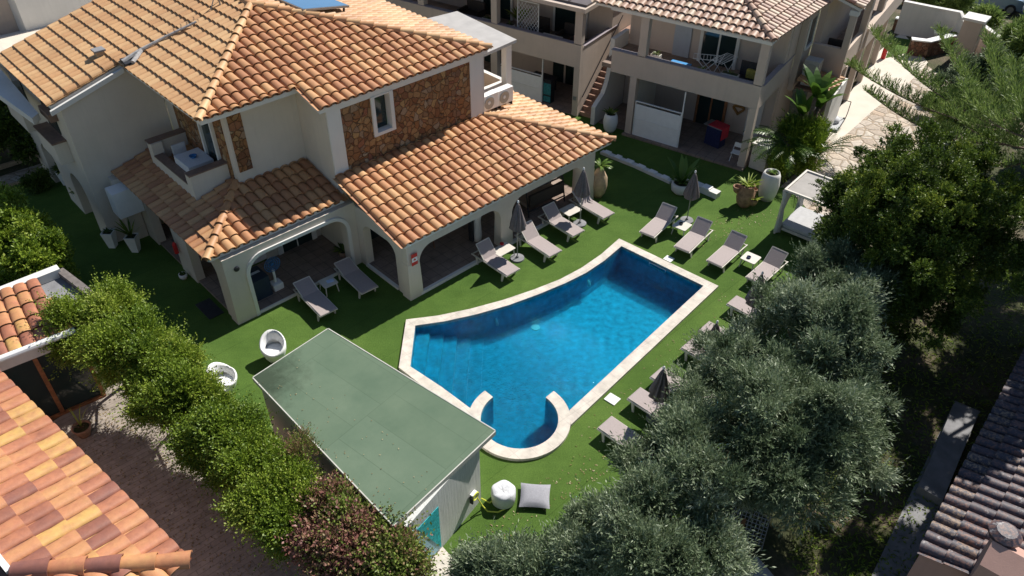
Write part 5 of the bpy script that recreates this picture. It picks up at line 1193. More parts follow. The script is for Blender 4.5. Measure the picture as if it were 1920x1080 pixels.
# ---- things on the balconies
def planter_box(a, b, z, sx, sy, sz, label, mat=None, base=MR):
    t = thing('planter_box', label, 'planter', mat=base @ Matrix.Translation((a, b, z)), group='pale planter boxes on the balconies')
    mb = MB(); mb.box(-sx, sx, -sy, sy, 0, sz); mb.build('box', mat or M['frame'], t, bevel=.01)
    mb = MB(); mb.box(-sx + .03, sx - .03, -sy + .03, sy - .03, sz, sz + .01); mb.build('soil', M['soil'], t)
    spiky(t, rg, 10, .25, .04, sz, M['darkleaf'], up=1.3)
planter_box(-5.15, .55, 3.21, .22, .15, .85, 'tall cream planter by the left column of the tiled roof balcony')
planter_box(-1.6, .55, 3.21, .38, .15, .8, 'wide cream planter in front of the black bench')
planter_box(-13.4, .85, 2.76, .24, .15, .85, 'cream planter beside the trellis on the left block balcony')
planter_box(-14.75, .85, 2.76, .28, .15, .9, 'cream planter with a sword plant left of the middle column')
t = thing('black_bench', 'black bench with a yellow striped cushion on the apartment balcony', 'bench', mat=MR @ Matrix.Translation((-.85, 1.1, 3.21)))
mb = MB(); mb.box(-.6, .55, -.3, .3, .42, .5); mb.build('seat', M['dark'], t); mb = MB(); mb.box(-.6, .55, .3, .36, .5, 1.15); mb.build('backrest', M['dark'], t)
for x in (-.55, .5):
    for y in (-.25, .25): mb = MB(); mb.box(x - .025, x + .025, y - .025, y + .025, 0, .42); mb.build('leg', M['dark'], t)
mb = MB(); mb.box(-.25, .2, .05, .25, .5, .9); mb.build('cushion', plain('mustard_fabric', (.34, .27, .06), .9, .3, 12), t, bevel=.04)
t = thing('storage_tub', 'clear plastic storage tub with a blue lid on the apartment balcony', 'storage box', mat=MR @ Matrix.Translation((-4.05, .75, 3.21)))
mb = MB(); mb.box(-.45, .45, -.28, .28, 0, .5); mb.build('tub', plain('cloudy_plastic', (.42, .46, .52), .4, .2, 8), t, bevel=.04); mb = MB(); mb.box(-.48, .48, -.31, .31, .5, .58); mb.build('lid', plain('bright_blue_lid', (.06, .28, .60), .4, .1, 5), t, bevel=.02)
def rack(a, b, z, rz, label, base=MR):
    t = thing('drying_rack', label, 'drying rack', mat=base @ Matrix.Translation((a, b, z)) @ Matrix.Rotation(R_(rz), 4, 'Z'), group='folding drying racks on the balcony')
    mb = MB()
    for s in (-.3, .3): mb.tube([(-.45, s, 0), (.45, s, .95)], .016, 5); mb.tube([(.45, s, 0), (-.45, s, .95)], .016, 5)
    mb.build('legs', M['white'], t); mb = MB(); [mb.tube([(x, -.3, .95), (x, .3, .95)], .01, 4) for x in np.linspace(-.6, .6, 9)]; mb.tube([(-.6, -.3, .95), (.6, -.3, .95)], .014, 5); mb.tube([(-.6, .3, .95), (.6, .3, .95)], .014, 5); mb.build('rails', M['white'], t)
rack(-3.0, 1.3, 3.21, 20, 'white folding drying rack in the middle of the apartment balcony'); rack(-2.3, 1.6, 3.21, 75, 'second white folding rack near the balcony door')
t = thing('plant_stand', 'low metal stand of small pots at the balcony edge', 'plant stand', mat=MR @ Matrix.Translation((-2.9, .6, 3.21)))
mb = MB(); [mb.tube([(x, y, 0), (x, y, .5)], .012, 5) for x in (-.3, .3) for y in (-.15, .15)]; mb.box(-.32, .32, -.17, .17, .28, .3); mb.box(-.32, .32, -.17, .17, .5, .52); mb.build('stand', M['frame'], t)
for x in (-.2, 0, .2): mb = MB(); mb.lathe([(.05, .52), (.08, .66), (.06, .66)], c=(x, 0, 0), n=10); mb.build('small_pot', M['clay_dark'], t)
spiky(t, rg, 20, .3, .04, .62, M['hedge'])
t = thing('covered_barbecue', 'navy covered barbecue cart with a red towel on top on the patio', 'barbecue', mat=MR @ Matrix.Translation((-1.95, 1.3, .11)) @ Matrix.Rotation(R_(-12), 4, 'Z'))
mb = MB(); mb.prism([(-.42, 0), (.42, 0), (.38, .95), (-.38, .95)], 'y', -.28, .28); mb.build('cover', M['navy'], t, bevel=.03)
mb = MB(); mb.box(-.55, .45, -.33, .33, .96, 1.0); mb.build('top_board', M['grey_metal'], t, bevel=.01); mb = MB(); mb.box(-.3, .46, -.30, .34, 1.0, 1.04); mb.box(.455, .48, -.3, .3, .45, 1.02); mb.build('towel', plain('red_towel', (.55, .04, .06), .9, .1, 12), t, bevel=.01)
t = thing('heart_wreath', 'brown heart shaped wicker decoration on the patio wall', 'wall decoration', mat=MR @ Matrix.Translation((-1.6, 2.93, 1.35)))
mb = MB(); mb.tube([(.26 * math.sin(a) ** 3, 0, .2 * (math.cos(a) - .35 * math.cos(2 * a))) for a in np.linspace(0, 2 * math.pi, 25)], .06, 6); mb.build('wreath', plain('wicker', (.28, .15, .05), .9, .3, 20), t)
t = thing('folding_patio_chair', 'white folding chair beside the right patio column', 'chair', mat=MR @ Matrix.Translation((-.55, .35, .11)))
mb = MB(); [mb.tube([(x, -.2, 0), (x, .25, .8)], .016, 5) for x in (-.2, .2)]; [mb.tube([(x, .22, 0), (x, -.2, .45)], .016, 5) for x in (-.2, .2)]; mb.build('frame', M['white'], t); mb = MB(); mb.box(-.2, .2, -.2, .18, .43, .46); mb.build('seat', M['white'], t); mb = MB(); mb.box(-.2, .2, .19, .22, .6, .82); mb.build('backrest', M['white'], t)
t = thing('outdoor_unit_cover', 'pale box cupboard with a folded cloth beside the right apartment column', 'cupboard', mat=MR @ Matrix.Translation((.55, .5, 0)) @ Matrix.Rotation(R_(-6), 4, 'Z'))
mb = MB(); mb.box(-.38, .38, -.3, .3, .05, 1.25); mb.build('body', M['frame'], t, bevel=.02); mb = MB(); mb.box(-.42, .42, -.34, .34, 1.25, 1.3); mb.box(-.3, .34, -.2, .2, 1.3, 1.36); mb.build('top', M['trim'], t, bevel=.01)
t = thing('air_conditioner', 'grey boxed air conditioner in the recess of the apartment flank', 'air conditioner', mat=MR @ Matrix.Translation((.85, 4.9, 3.0)))
mb = MB(); mb.box(-.35, .35, -.3, .3, 0, .75); mb.build('casing', plain('ac_beige', (.42, .40, .38), .5, .08, 5), t, bevel=.02); mb = MB(); mb.lathe([(.05, 0), (.24, 0), (.24, .02), (.05, .02)], n=20); o = mb.build('fan_grille', M['grey_metal'], t); o.location = (0, -.305, .38); o.rotation_euler = (R_(90), 0, 0)
mb = MB(); mb.box(-.3, .3, -.25, .25, -.6, 0); mb.build('bracket', M['trim'], t)
t = thing('wicker_chair', 'dark wicker chair on the flank balcony of the apartments', 'chair', mat=MR @ Matrix.Translation((1.1, 7.0, 3.01)))
mb = MB(); mb.box(-.35, .35, -.3, .3, .1, .42); mb.build('seat', M['rattan'], t, bevel=.05); mb = MB(); mb.box(-.35, .35, .3, .4, .1, .95); mb.build('backrest', M['rattan'], t, bevel=.05); mb = MB(); mb.box(-.2, .2, .0, .28, .43, .6); mb.build('cushion', M['cushion'], t, bevel=.04)
t = thing('red_chair', 'small red and pink folding chair on the corner of the left block balcony', 'chair', mat=MR @ Matrix.Translation((-9.6, 1.0, 2.76)))
mb = MB(); [mb.tube([(x, -.2, 0), (x, .2, .5)], .015, 5) for x in (-.2, .2)]; [mb.tube([(x, .2, 0), (x, -.2, .5)], .015, 5) for x in (-.2, .2)]; mb.build('frame', M['white'], t); mb = MB(); mb.box(-.22, .22, -.2, .2, .48, .52); mb.build('seat', M['red'], t); mb = MB(); mb.box(-.22, .22, .18, .22, .52, .95); mb.build('backrest', plain('pink_fabric', (.55, .20, .24), .8, .3, 15), t)
for (a, lab, s_) in ((-10.6, 'large dark armchair in the middle of the left block balcony', 1.0), (-12.3, 'dark wicker seat next to the trellis on the left block balcony', .8), (-16.6, 'dark sofa at the far left of the left block balcony', 1.3)):
    t = thing('balcony_armchair', lab, 'armchair', mat=MR @ Matrix.Translation((a, 1.9, 2.76)), group='dark seats on the left block balcony')
    mb = MB(); mb.box(-.45 * s_, .45 * s_, -.4, .4, .12, .45); mb.build('seat', M['rattan'], t, bevel=.05); mb = MB(); mb.box(-.45 * s_, .45 * s_, .4, .55, .12, 1.0); mb.build('backrest', M['rattan'], t, bevel=.05)
    for s in (-1, 1): mb = MB(); mb.box(s * .45 * s_ - .06, s * .45 * s_ + .06, -.4, .4, .45, .68); mb.build('armrest', M['rattan'], t, bevel=.03)
t = thing('white_sideboard', 'low white slatted sideboard on the left block balcony', 'cabinet', mat=MR @ Matrix.Translation((-10.9, .85, 2.76)))
mb = MB(); mb.box(-.55, .55, -.18, .18, 0, .8); mb.build('body', M['frame'], t, bevel=.01); mb = MB(); [mb.box(-.52, .52, -.195, -.181, z, z + .02) for z in (.2, .4, .6)]; mb.build('slats', M['white'], t)
t = thing('trellis', 'white diamond trellis standing on the left block balcony', 'trellis', mat=MR @ Matrix.Translation((-13.0, 1.0, 2.76)))
mb = MB()
for k in range(-8, 10):
    for sg in (-1, 1):
        pts = [(x, (x - 0) * sg * 1.3 + k * .24 + (0 if sg > 0 else 1.6)) for x in np.linspace(0, 1.2, 13)]
        pts = [p for p in pts if 0 <= p[1] <= 2.1]
        if len(pts) > 1: mb.tube([(pts[0][0], 0, pts[0][1]), (pts[-1][0], 0, pts[-1][1])], .012, 4)
mb.build('lattice', M['white'], t); mb = MB(); mb.box(-.04, 0, -.02, .02, 0, 2.15); mb.box(1.2, 1.24, -.02, .02, 0, 2.15); mb.box(0, 1.2, -.02, .02, 2.11, 2.15); mb.build('frame', M['white'], t)
t = thing('potted_shrub', 'bushy potted shrub beside the trellis of the left block balcony', 'plant', mat=MR @ Matrix.Translation((-13.5, 1.9, 2.76)))
mb = MB(); mb.lathe([(.15, 0), (.22, .35), (.18, .35)], n=14); mb.build('pot', M['clay_dark'], t); spiky(t, rg, 70, 1.0, .1, .6, M['hedge'], up=1.5, tint=.5)
t = thing('covered_shelf', 'dark shelf with teal towels beside the slatted panel of the left block', 'shelf', mat=MR @ Matrix.Translation((-10.95, .9, 0)))
mb = MB(); mb.box(-.2, .2, -.2, .2, 0, 1.3); mb.build('shelf', M['dark'], t); mb = MB(); mb.box(-.22, .22, -.24, -.201, .5, 1.1); mb.box(-.22, .22, -.24, -.201, .1, .4); mb.build('towels', plain('teal_towel', (.04, .20, .22), .9, .3, 10), t)
t = thing('patio_table', 'dark covered table on the ground patio of the left block', 'table', mat=MR @ Matrix.Translation((-12.0, 2.0, 0)))
mb = MB(); mb.box(-.7, .7, -.4, .4, .7, .76); mb.build('tabletop', M['dark'], t)
for x in (-.6, .6):
    for y in (-.3, .3): mb = MB(); mb.box(x - .03, x + .03, y - .03, y + .03, 0, .7); mb.build('leg', M['dark'], t)
# ============================================================ buildings and walls at the edges
t = thing('white_house', 'pale rendered flat roofed house behind the villa in the top left corner', 'house')
p0 = at(50, 58, 3); d1 = Vector((math.cos(R_(43.9)), math.sin(R_(43.9)), 0)); d2 = Vector((-d1.y, d1.x, 0))
mt = Matrix.Translation((p0.x, p0.y, 0)) @ Matrix.Rotation(R_(43.9), 4, 'Z'); t.matrix_world = mt
mb = MB(); mb.box(0, 14, 0, 9, -1, 8.5); mb.build('wall', M['white_wall'], t); mb = MB(); mb.box(-9, -.01, 1.6, 9, -1, 8.5); mb.build('rear_wall', M['apart'], t)
mb = MB(); mb.box(-9, 14, -6, -.01, 2.7, 3.0); mb.build('terrace', M['pale_concrete'], t); mb = MB(); mb.box(-9.2, 14, -1, 1.5, -1, 2.6); mb.build('lower_wall', M['white_wall'], t)
t = thing('garden_side_wall', 'teal grey boundary wall beyond the dark shrub in the top left', 'wall'); a_, b_ = at(-60, 180), at(48, 235)
mb = MB(); d = (b_ - a_).normalized(); s = Vector((-d.y, d.x, 0)) * .25; mb.prism([tuple(a_[:2]), tuple(b_[:2]), tuple((b_ + s)[:2]), tuple((a_ + s)[:2])], 'z', 0, 1.8); mb.build('wall_face', plain('teal_wall', (.20, .25, .25), .8, .15, 1.5), t)
mb = MB(); a_, b_ = at(-60, 338), at(98, 288); d = (b_ - a_).normalized(); s = Vector((-d.y, d.x, 0)) * .15; mb.prism([tuple(a_[:2]), tuple(b_[:2]), tuple((b_ + s)[:2]), tuple((a_ + s)[:2])], 'z', 0, .18); o = mb.build('path_kerb', M['clay']); tag(o, 'low stone kerb between the garden path and the dark shrub', 'kerb')
mb = MB(); a_, b_ = at(-60, 374), at(106, 324); d = (b_ - a_).normalized(); s = Vector((-d.y, d.x, 0)) * .12; mb.prism([tuple(a_[:2]), tuple(b_[:2]), tuple((b_ + s)[:2]), tuple((a_ + s)[:2])], 'z', 0, .1); o = mb.build('path_kerb', M['clay']); tag(o, 'low stone kerb between the garden path and the shaded lawn', 'kerb')
# garden wall top right with gate pillar
gw = thing('garden_wall', 'curved topped pale garden wall with a square gate pillar at the end of the drive', 'wall')
def wall_px(t, name, pts, th, mat, z0=0, capm=None):
    """pts: (px,py,height): foot point in the photo and wall height"""
    mb = MB(); n = len(pts); P = [at(x, y, z0) for x, y, _ in pts]; hs = [h for *_, h in pts]
    off = []
    for i in range(n):
        d = (P[min(i + 1, n - 1)] - P[max(i - 1, 0)]).normalized(); off.append(Vector((-d.y, d.x, 0)) * th)
    for i in range(n - 1):
        a, b, c, d = P[i], P[i + 1], P[i + 1] + off[i + 1], P[i] + off[i]
        vs = [(*q[:2], z0) for q in (a, b, c, d)] + [(a.x, a.y, z0 + hs[i]), (b.x, b.y, z0 + hs[i + 1]), (c.x, c.y, z0 + hs[i + 1]), (d.x, d.y, z0 + hs[i])]
        mb.add(vs, [(3, 2, 1, 0), (4, 5, 6, 7), (0, 1, 5, 4), (1, 2, 6, 5), (2, 3, 7, 6), (3, 0, 4, 7)])
    mb.build(name, mat, t)
    if capm:
        mb = MB()
        for i in range(n - 1):
            a, b, c, d = P[i] - off[i] * .15, P[i + 1] - off[i + 1] * .15, P[i + 1] + off[i + 1] * 1.15, P[i] + off[i] * 1.15
            za, zb = z0 + hs[i] + .003, z0 + hs[i + 1] + .003
            vs = [(a.x, a.y, za), (b.x, b.y, zb), (c.x, c.y, zb), (d.x, d.y, za), (a.x, a.y, za + .07), (b.x, b.y, zb + .07), (c.x, c.y, zb + .07), (d.x, d.y, za + .07)]
            mb.add(vs, [(3, 2, 1, 0), (4, 5, 6, 7), (0, 1, 5, 4), (1, 2, 6, 5), (2, 3, 7, 6), (3, 0, 4, 7)])
        mb.build('wall_cap', capm, t)
wall_px(gw, 'wall', [(1676, 62, 1.9), (1730, 74, 1.9), (1778, 84, 1.9), (1792, 92, 1.4), (1800, 96, 1.1)], .25, M['white_wall'], capm=M['trim'])
wall_px(gw, 'side_wall', [(1822, 98, 1.55), (1850, 118, 1.5), (1880, 150, 1.3), (1925, 210, .9)], .22, M['apart'], capm=M['trim'])
p = at(1784, 112, 0); mb = MB(); T_ = Matrix.Translation((p.x, p.y, 0)) @ Matrix.Rotation(R_(-40), 4, 'Z'); mb.box(-.1, .9, -.1, .9, 0, 2.35, T_); mb.build('pillar', M['apart'], gw); mb = MB(); mb.box(-.2, 1.0, -.2, 1.0, 2.353, 2.5, T_); mb.build('pillar_cap', M['trim'], gw)
sw = thing('stone_planter_wall', 'low red stone planter wall with white coping in front of the gate pillar', 'planter wall')
wall_px(sw, 'wall', [(1700, 104, .9), (1735, 108, .9), (1782, 96, .9)], .35, M['redstone'], capm=M['white'])
sw = thing('stone_planter_wall', 'farther red stone planter wall along the pale garden wall', 'planter wall')
wall_px(sw, 'wall', [(1672, 56, .7), (1745, 72, .7)], .3, M['redstone'], capm=M['white'])
wall_px(sw, 'bank', [(1690, 10, 1.0), (1760, 20, 1.0), (1800, 34, 1.0)], .3, M['redstone'])
mb = MB(); sheet_with_hole('planted_lawn', [tuple(at(x, y)[:2]) for x, y in ((1676, 70), (1745, 82), (1780, 92), (1735, 104), (1700, 100), (1660, 110))], None, .03, M['grass'])
for (x, y, lab) in ((1755, 82, 'white garden urn nearest the pale wall'), (1772, 90, 'white garden urn beside the gate pillar')):
    t = thing('garden_urn', lab, 'urn', tuple(at(x, y)), group='white urns by the gate'); mb = MB(); mb.smooth = True; mb.lathe([(.22, 0), (.12, .2), (.3, .55), (.36, .8), (.3, .82)], n=18); mb.build('urn', M['white'], t); spiky(t, rg, 20, .5, .09, .8, M['darkleaf'])
t = thing('red_bollard', 'small red fire extinguisher post beside the pale drive', 'bollard', tuple(at(1655, 110)), R_(20)); mb = MB(); mb.lathe([(.05, 0), (.13, .02), (.13, .6), (.06, .72), (.03, .8)], n=14); mb.build('body', M['red'], t); mb = MB(); mb.box(-.05, .05, -.1, .1, .8, .86); mb.build('handle', M['dark'], t)
# metal trolley by the palms
t = thing('metal_trolley', 'grey tubular metal trolley with a blue and white cloth beside the palms', 'trolley', tuple(at(1560, 232)), R_(58))
mb = MB()
for s in (-.45, .45): mb.tube([(-.9, s, .1), (.7, s, .1), (.95, s, .35), (1.0, s, .9)], .02, 6)
mb.tube([(1.0, -.45, .9), (1.0, .45, .9)], .02, 6); mb.tube([(-.9, -.45, .1), (-.9, .45, .1)], .02, 6); mb.build('frame', M['dark'], t); mb = MB(); mb.box(-.85, .7, -.43, .43, .1, .14); mb.build('deck', M['grey_metal'], t)
mb = MB(); mb.smooth = True; mb.lathe([(.3, 0), (.34, .1), (.2, .25), (.02, .3)], c=(0, 0, .14), n=12, sx=1.1); mb.build('cloth', M['fabric_light'], t)
for s in (-.4, .4): mb = MB(); mb.lathe([(.02, -.03), (.1, -.03), (.1, .03), (.02, .03)], n=12); o = mb.build('wheel', M['dark'], t); o.location = (.6, s, .1); o.rotation_euler = (R_(90), 0, 0)
# ============================================================ neighbour house, lower left
zn = 3.0
C0 = at(358, 1052, zn); C1 = at(0, 697, zn); ed = (C1 - C0).normalized(); ud = Vector((ed.y, -ed.x, 0))
if ud.x > 0: ud = -ud
MN = Matrix.Translation((C0.x, C0.y, 0))
nh = thing('neighbour_house', 'low house with a multicoloured orange and purple tile roof in the lower left', 'house', (C0.x, C0.y, 0))
TL = 2.5; SN = .2
mb = MB(); roof_tiles(mb, [(0, 0), (11, 0), (11, TL), (TL * .9, TL)], (0, 0, zn), (ed.x, ed.y), (ud.x, ud.y), SN, rng, pitch=.40, course=.62, rad=.47, flat=.5, joint=True, tints=(.12, .9)); mb.build('yard_roof_slope', M['tile_mix'], nh)
mb = MB(); roof_tiles(mb, [(0, 0), (-TL, 0), (-TL, TL * .9)], (0, 0, zn), (-ud.x, -ud.y), (ed.x, ed.y), SN * 1.1, rng, pitch=.40, course=.62, rad=.47, flat=.5, joint=True, tints=(.12, .9)); mb.build('gable_roof_slope', M['tile_mix'], nh)
mb = MB(); q = ud * TL + ed * TL * .9; hip_tiles(mb, (0, 0, zn - .06), (q.x, q.y, zn + SN * TL - .06), rng, r=.19, ln=.66, tints=(0, .9)); mb.build('hip_ridge', M['tile_mix'], nh)
mb = MB(); P = [Vector((0, 0, zn)) + ed * a + ud * b + Vector((0, 0, SN * b)) for a, b in ((.15, .08), (11, .08), (11, TL), (TL * .95, TL))]; slab3(mb, P, .14); mb.build('roof_deck', M['trim'], nh)
mb = MB(); P = [Vector((0, 0, zn + SN * TL + .1)) + ed * a + ud * b for a, b in ((TL * .9, TL), (11, TL), (11, TL + .12), (TL * .9, TL + .12))]; slab3(mb, P, .3); mb.build('verge_trim', M['white'], nh)
mb = MB(); P = [Vector((0, 0, zn - .1)) + ed * a + ud * b for a, b in ((-1, TL + .13), (11, TL + .13), (11, TL + 4), (-1, TL + 4))]; slab3(mb, P, .2); mb.build('terrace_floor', M['brown_tile'], nh)
mb = MB(); a_ = ed * .35 + ud * .45; b_ = ed * 11 + ud * .45; s_ = ud * .3; mb.prism([tuple(a_[:2]), tuple(b_[:2]), tuple((b_ + s_)[:2]), tuple((a_ + s_)[:2])], 'z', 0, zn - .05); mb.build('yard_wall', M['pink_wall'], nh)
# small wing with glazed veranda
z2 = 2.9
W0, W1, W2, W3 = at(-30, 678, z2), at(75, 640, z2), at(140, 622, z2), at(62, 528, z2)
vw = thing('veranda_wing', 'glazed veranda wing with a small orange tile roof and white gutter', 'house wing')
e2 = (at(140, 618, z2) - at(0, 672, z2)).normalized(); u2 = Vector((-e2.y, e2.x, 0)); org = at(0, 672, z2)
Mi = Matrix(((e2.x, u2.x, 0), (e2.y, u2.y, 0), (0, 0, 1)))
def l2(x, y, z):
    q = at(x, y, z) - org; return (q.dot(e2), q.dot(u2))
pl = [(-3, 0), l2(140, 618, z2), l2(62, 528, z2 + .35), (-3, l2(0, 545, z2 + .35)[1])]
mb = MB(); roof_tiles(mb, pl, tuple(org), (e2.x, e2.y), (u2.x, u2.y), .14, rng, pitch=.36, course=.55, rad=.47, flat=.5, joint=True, tints=(.2, .9)); mb.build('tile_roof', M['tile_mix'], vw)
mb = MB(); slab3(mb, [org + e2 * a + u2 * b + Vector((0, 0, .14 * b)) for a, b in pl], .12); mb.build('roof_deck', M['trim'], vw)
mb = MB(); mb.tube([org + e2 * a - u2 * .06 + Vector((0, 0, .02)) for a in (-3, pl[1][0])], .1, 10); mb.build('gutter', M['white'], vw)
g0, g1 = at(-40, 700, 2.6), at(150, 640, 2.6)
mb = MB(); a_, b_ = org - e2 * 3, org + e2 * pl[1][0]; mb.prism([tuple((a_ + u2 * .15)[:2]), tuple((b_ + u2 * .15)[:2]), tuple((b_ + u2 * .3)[:2]), tuple((a_ + u2 * .3)[:2])], 'z', 2.35, 2.8); mb.build('lintel', M['white_wall'], vw)
gl = MB(); gl.prism([tuple((a_ + u2 * .2)[:2]), tuple((b_ + u2 * .2)[:2]), tuple((b_ + u2 * .22)[:2]), tuple((a_ + u2 * .22)[:2])], 'z', .08, 2.35); gl = gl.build('glazing', M['glass'], vw)
L2_ = pl[1][0] + 3
for k in range(5):
    q = a_ + e2 * (L2_ * k / 4 * .97 + .05); mb = MB(); mb.prism([tuple((q + u2 * .14)[:2]), tuple((q + e2 * .12 + u2 * .14)[:2]), tuple((q + e2 * .12 + u2 * .199)[:2]), tuple((q + u2 * .199)[:2])], 'z', .02, 2.34); mb.build('mullion', M['wood'], gl)
mb = MB(); mb.prism([tuple((a_ + u2 * .1)[:2]), tuple((b_ + u2 * .1)[:2]), tuple((b_ + u2 * .24)[:2]), tuple((a_ + u2 * .24)[:2])], 'z', 0, .019 + .06); mb.build('sill', M['wood'], gl)
# flat roof corner with beams beside it
fl = thing('flat_roof_corner', 'flat concrete roof corner with a white parapet and dark beam beside the veranda roof', 'roof')
mb = MB(); fp = [at(x, y, 2.95) for x, y in ((62, 528), (140, 618), (170, 560), (100, 505))]; slab3(mb, fp, .1); mb.build('slab', M['concrete'], fl)
mb = MB(); q0, q1 = at(-30, 560, 3.25), at(112, 504, 3.25); d = (q1 - q0).normalized(); s = Vector((-d.y, d.x, 0)) * .3; mb.prism([tuple(q0[:2]), tuple(q1[:2]), tuple((q1 + s)[:2]), tuple((q0 + s)[:2])], 'z', 2.5, 3.25); mb.build('parapet', M['white_wall'], fl)
mb = MB(); q0, q1 = at(105, 508, 3.15), at(168, 556, 3.15); d = (q1 - q0).normalized(); s = Vector((-d.y, d.x, 0)) * .22; mb.prism([tuple(q0[:2]), tuple(q1[:2]), tuple((q1 + s)[:2]), tuple((q0 + s)[:2])], 'z', 2.7, 3.15); mb.build('beam', plain('weathered_beam', (.16, .14, .13), .8, .3, 5), fl)
# furniture glimpsed behind the glazing
# ============================================================ house with lichened roof, lower right
rh0 = at(1722, 1035, 2.8); rh1 = at(1920, 660, 2.8); e3 = (rh1 - rh0).normalized(); u3 = Vector((e3.y, -e3.x, 0))
rh = thing('lichen_roof_house', 'pink rendered house with an old lichen spotted tile roof in the lower right', 'house', (rh0.x, rh0.y, 0))
mb = MB(); roof_tiles(mb, [(0, 0), (13, 0), (13, 6), (0, 6)], (0, 0, 2.8), (e3.x, e3.y), (u3.x, u3.y), .3, rng, pitch=.33, course=.5, rad=.44); mb.build('roof_slope', M['tile_lichen'], rh)
mb = MB(); slab3(mb, [Vector((0, 0, 2.8)) + e3 * a + u3 * b + Vector((0, 0, .3 * b)) for a, b in ((.08, .08), (13, .08), (13, 6), (.08, 6))], .12); mb.build('roof_deck', M['pink_wall'], rh)
mb = MB(); a_, b_ = e3 * .25 + u3 * .25, e3 * 13 + u3 * .25; mb.prism([tuple(a_[:2]), tuple(b_[:2]), tuple((b_ + u3 * .3)[:2]), tuple((a_ + u3 * .3)[:2])], 'z', 0, 2.75); mb.build('side_wall', M['pink_wall'], rh)
a_, b_ = e3 * .1 + u3 * .05, e3 * .1 + u3 * 6; mb = MB(); vs = [(a_.x, a_.y, 0), (b_.x, b_.y, 0), (b_.x, b_.y, 4.5), (a_.x, a_.y, 2.7)]; vs += [(x + e3.x * .14, y + e3.y * .14, z) for x, y, z in vs]; mb.add(vs, [(0, 1, 2, 3), (7, 6, 5, 4), (0, 4, 5, 1), (3, 2, 6, 7), (0, 3, 7, 4), (1, 5, 6, 2)]); mb.build('gable_wall', M['pink_wall'], rh)
cp = at(1868, 1062, 3.6); cp = cp - Vector((rh0.x, rh0.y, 0)); T_ = Matrix.Translation((cp.x, cp.y, 0)) @ Matrix.Rotation(math.atan2(e3.y, e3.x), 4, 'Z')
mb = MB(); mb.prism([(-.45, 2.8), (.5, 2.8), (.5, 3.9), (.02, 4.2), (-.45, 3.9)], 'y', -.9, .3, T_); mb.build('dormer', M['pink_wall'], rh)
mb = MB(); mb.box(-.43, -.452, -.6, -.1, 3.3, 3.75, T_) if False else mb.box(-.47, -.452, -.6, -.1, 3.3, 3.75, T_); mb.build('dormer_opening', M['dark'], rh)
mb = MB(); mb.lathe([(.3, 0), (.32, .1), (.2, .2), (.02, .22)], c=(cp.x + .1, cp.y + .35, 4.15), n=12); mb.build('dormer_ridge', M['tile_lichen'], rh)
# concrete walkway
sheet_with_hole('concrete_walkway', [tuple(at(x, y)[:2]) for x, y in ((1610, 1130), (1790, 752), (1838, 772), (1700, 1090))], None, .02, M['concrete'])
mb = MB(); pp = [at(x, y, .3) for x, y in ((1722, 912), (1790, 755), (1836, 771), (1768, 938))]; slab3(mb, pp, .28); o = mb.build('raised_slab', M['concrete']); tag(o, 'raised concrete slab on the walkway beside the lichen roof house', 'slab')
# grate, wood and tarp
t = thing('metal_grate', 'rusty metal grating leaning under the olive trees', 'grating', tuple(at(1405, 985, .3)), R_(-25))
T_ = Matrix.Rotation(R_(25), 4, 'X')
mb = MB()
for k in range(10): mb.tube([T_ @ Vector((-.45 + k * .1, -.4, 0)), T_ @ Vector((-.45 + k * .1, .4, 0))], .012, 4)
for k in range(9): mb.tube([T_ @ Vector((-.45, -.4 + k * .1, 0)), T_ @ Vector((.45, -.4 + k * .1, 0))], .012, 4)
mb.build('grid', M['grey_metal'], t); mb = MB()
for x in (-.45, .45): mb = MB(); mb.tube([T_ @ Vector((x, -.4, 0)), (x, -.4, -.3)], .02, 5); mb.build('leg', M['grey_metal'], t)
mb = MB(); mb.box(-.5, .5, -.05, .05, 0, .05); o = mb.build('wooden_board', plain('orange_wood', (.38, .17, .07), .6, .2, 8)); o.location = at(1386, 1002, .45); o.rotation_euler = (0, 0, R_(62)); tag(o, 'short orange brown board lying across the metal grating', 'board')
mb = MB(); mb.smooth = True; g_ = 24; c = [at(x, y, .8) for x, y in ((1350, 1062), (1420, 1036), (1500, 1110), (1380, 1160))]; vs = []
for i in range(g_ + 1):
    for j in range(g_ + 1):
        s, r_ = i / g_, j / g_; q = c[0].lerp(c[1], s).lerp(c[3].lerp(c[2], s), r_); vs.append((q.x, q.y, .9 + .05 * math.sin(9 * s + 4 * r_) - .75 * (2 * s - 1) ** 8 - .3 * max(0, .1 - r_) * 10))
mb.add(vs, [(i * (g_ + 1) + j, (i + 1) * (g_ + 1) + j, (i + 1) * (g_ + 1) + j + 1, i * (g_ + 1) + j + 1) for i in range(g_) for j in range(g_)]); o = mb.build('grey_tarpaulin', M['tarp']); m_ = o.modifiers.new('solid', 'SOLIDIFY'); m_.thickness = .01; tag(o, 'grey tarpaulin draped over a pile at the bottom edge under the olives', 'tarpaulin')
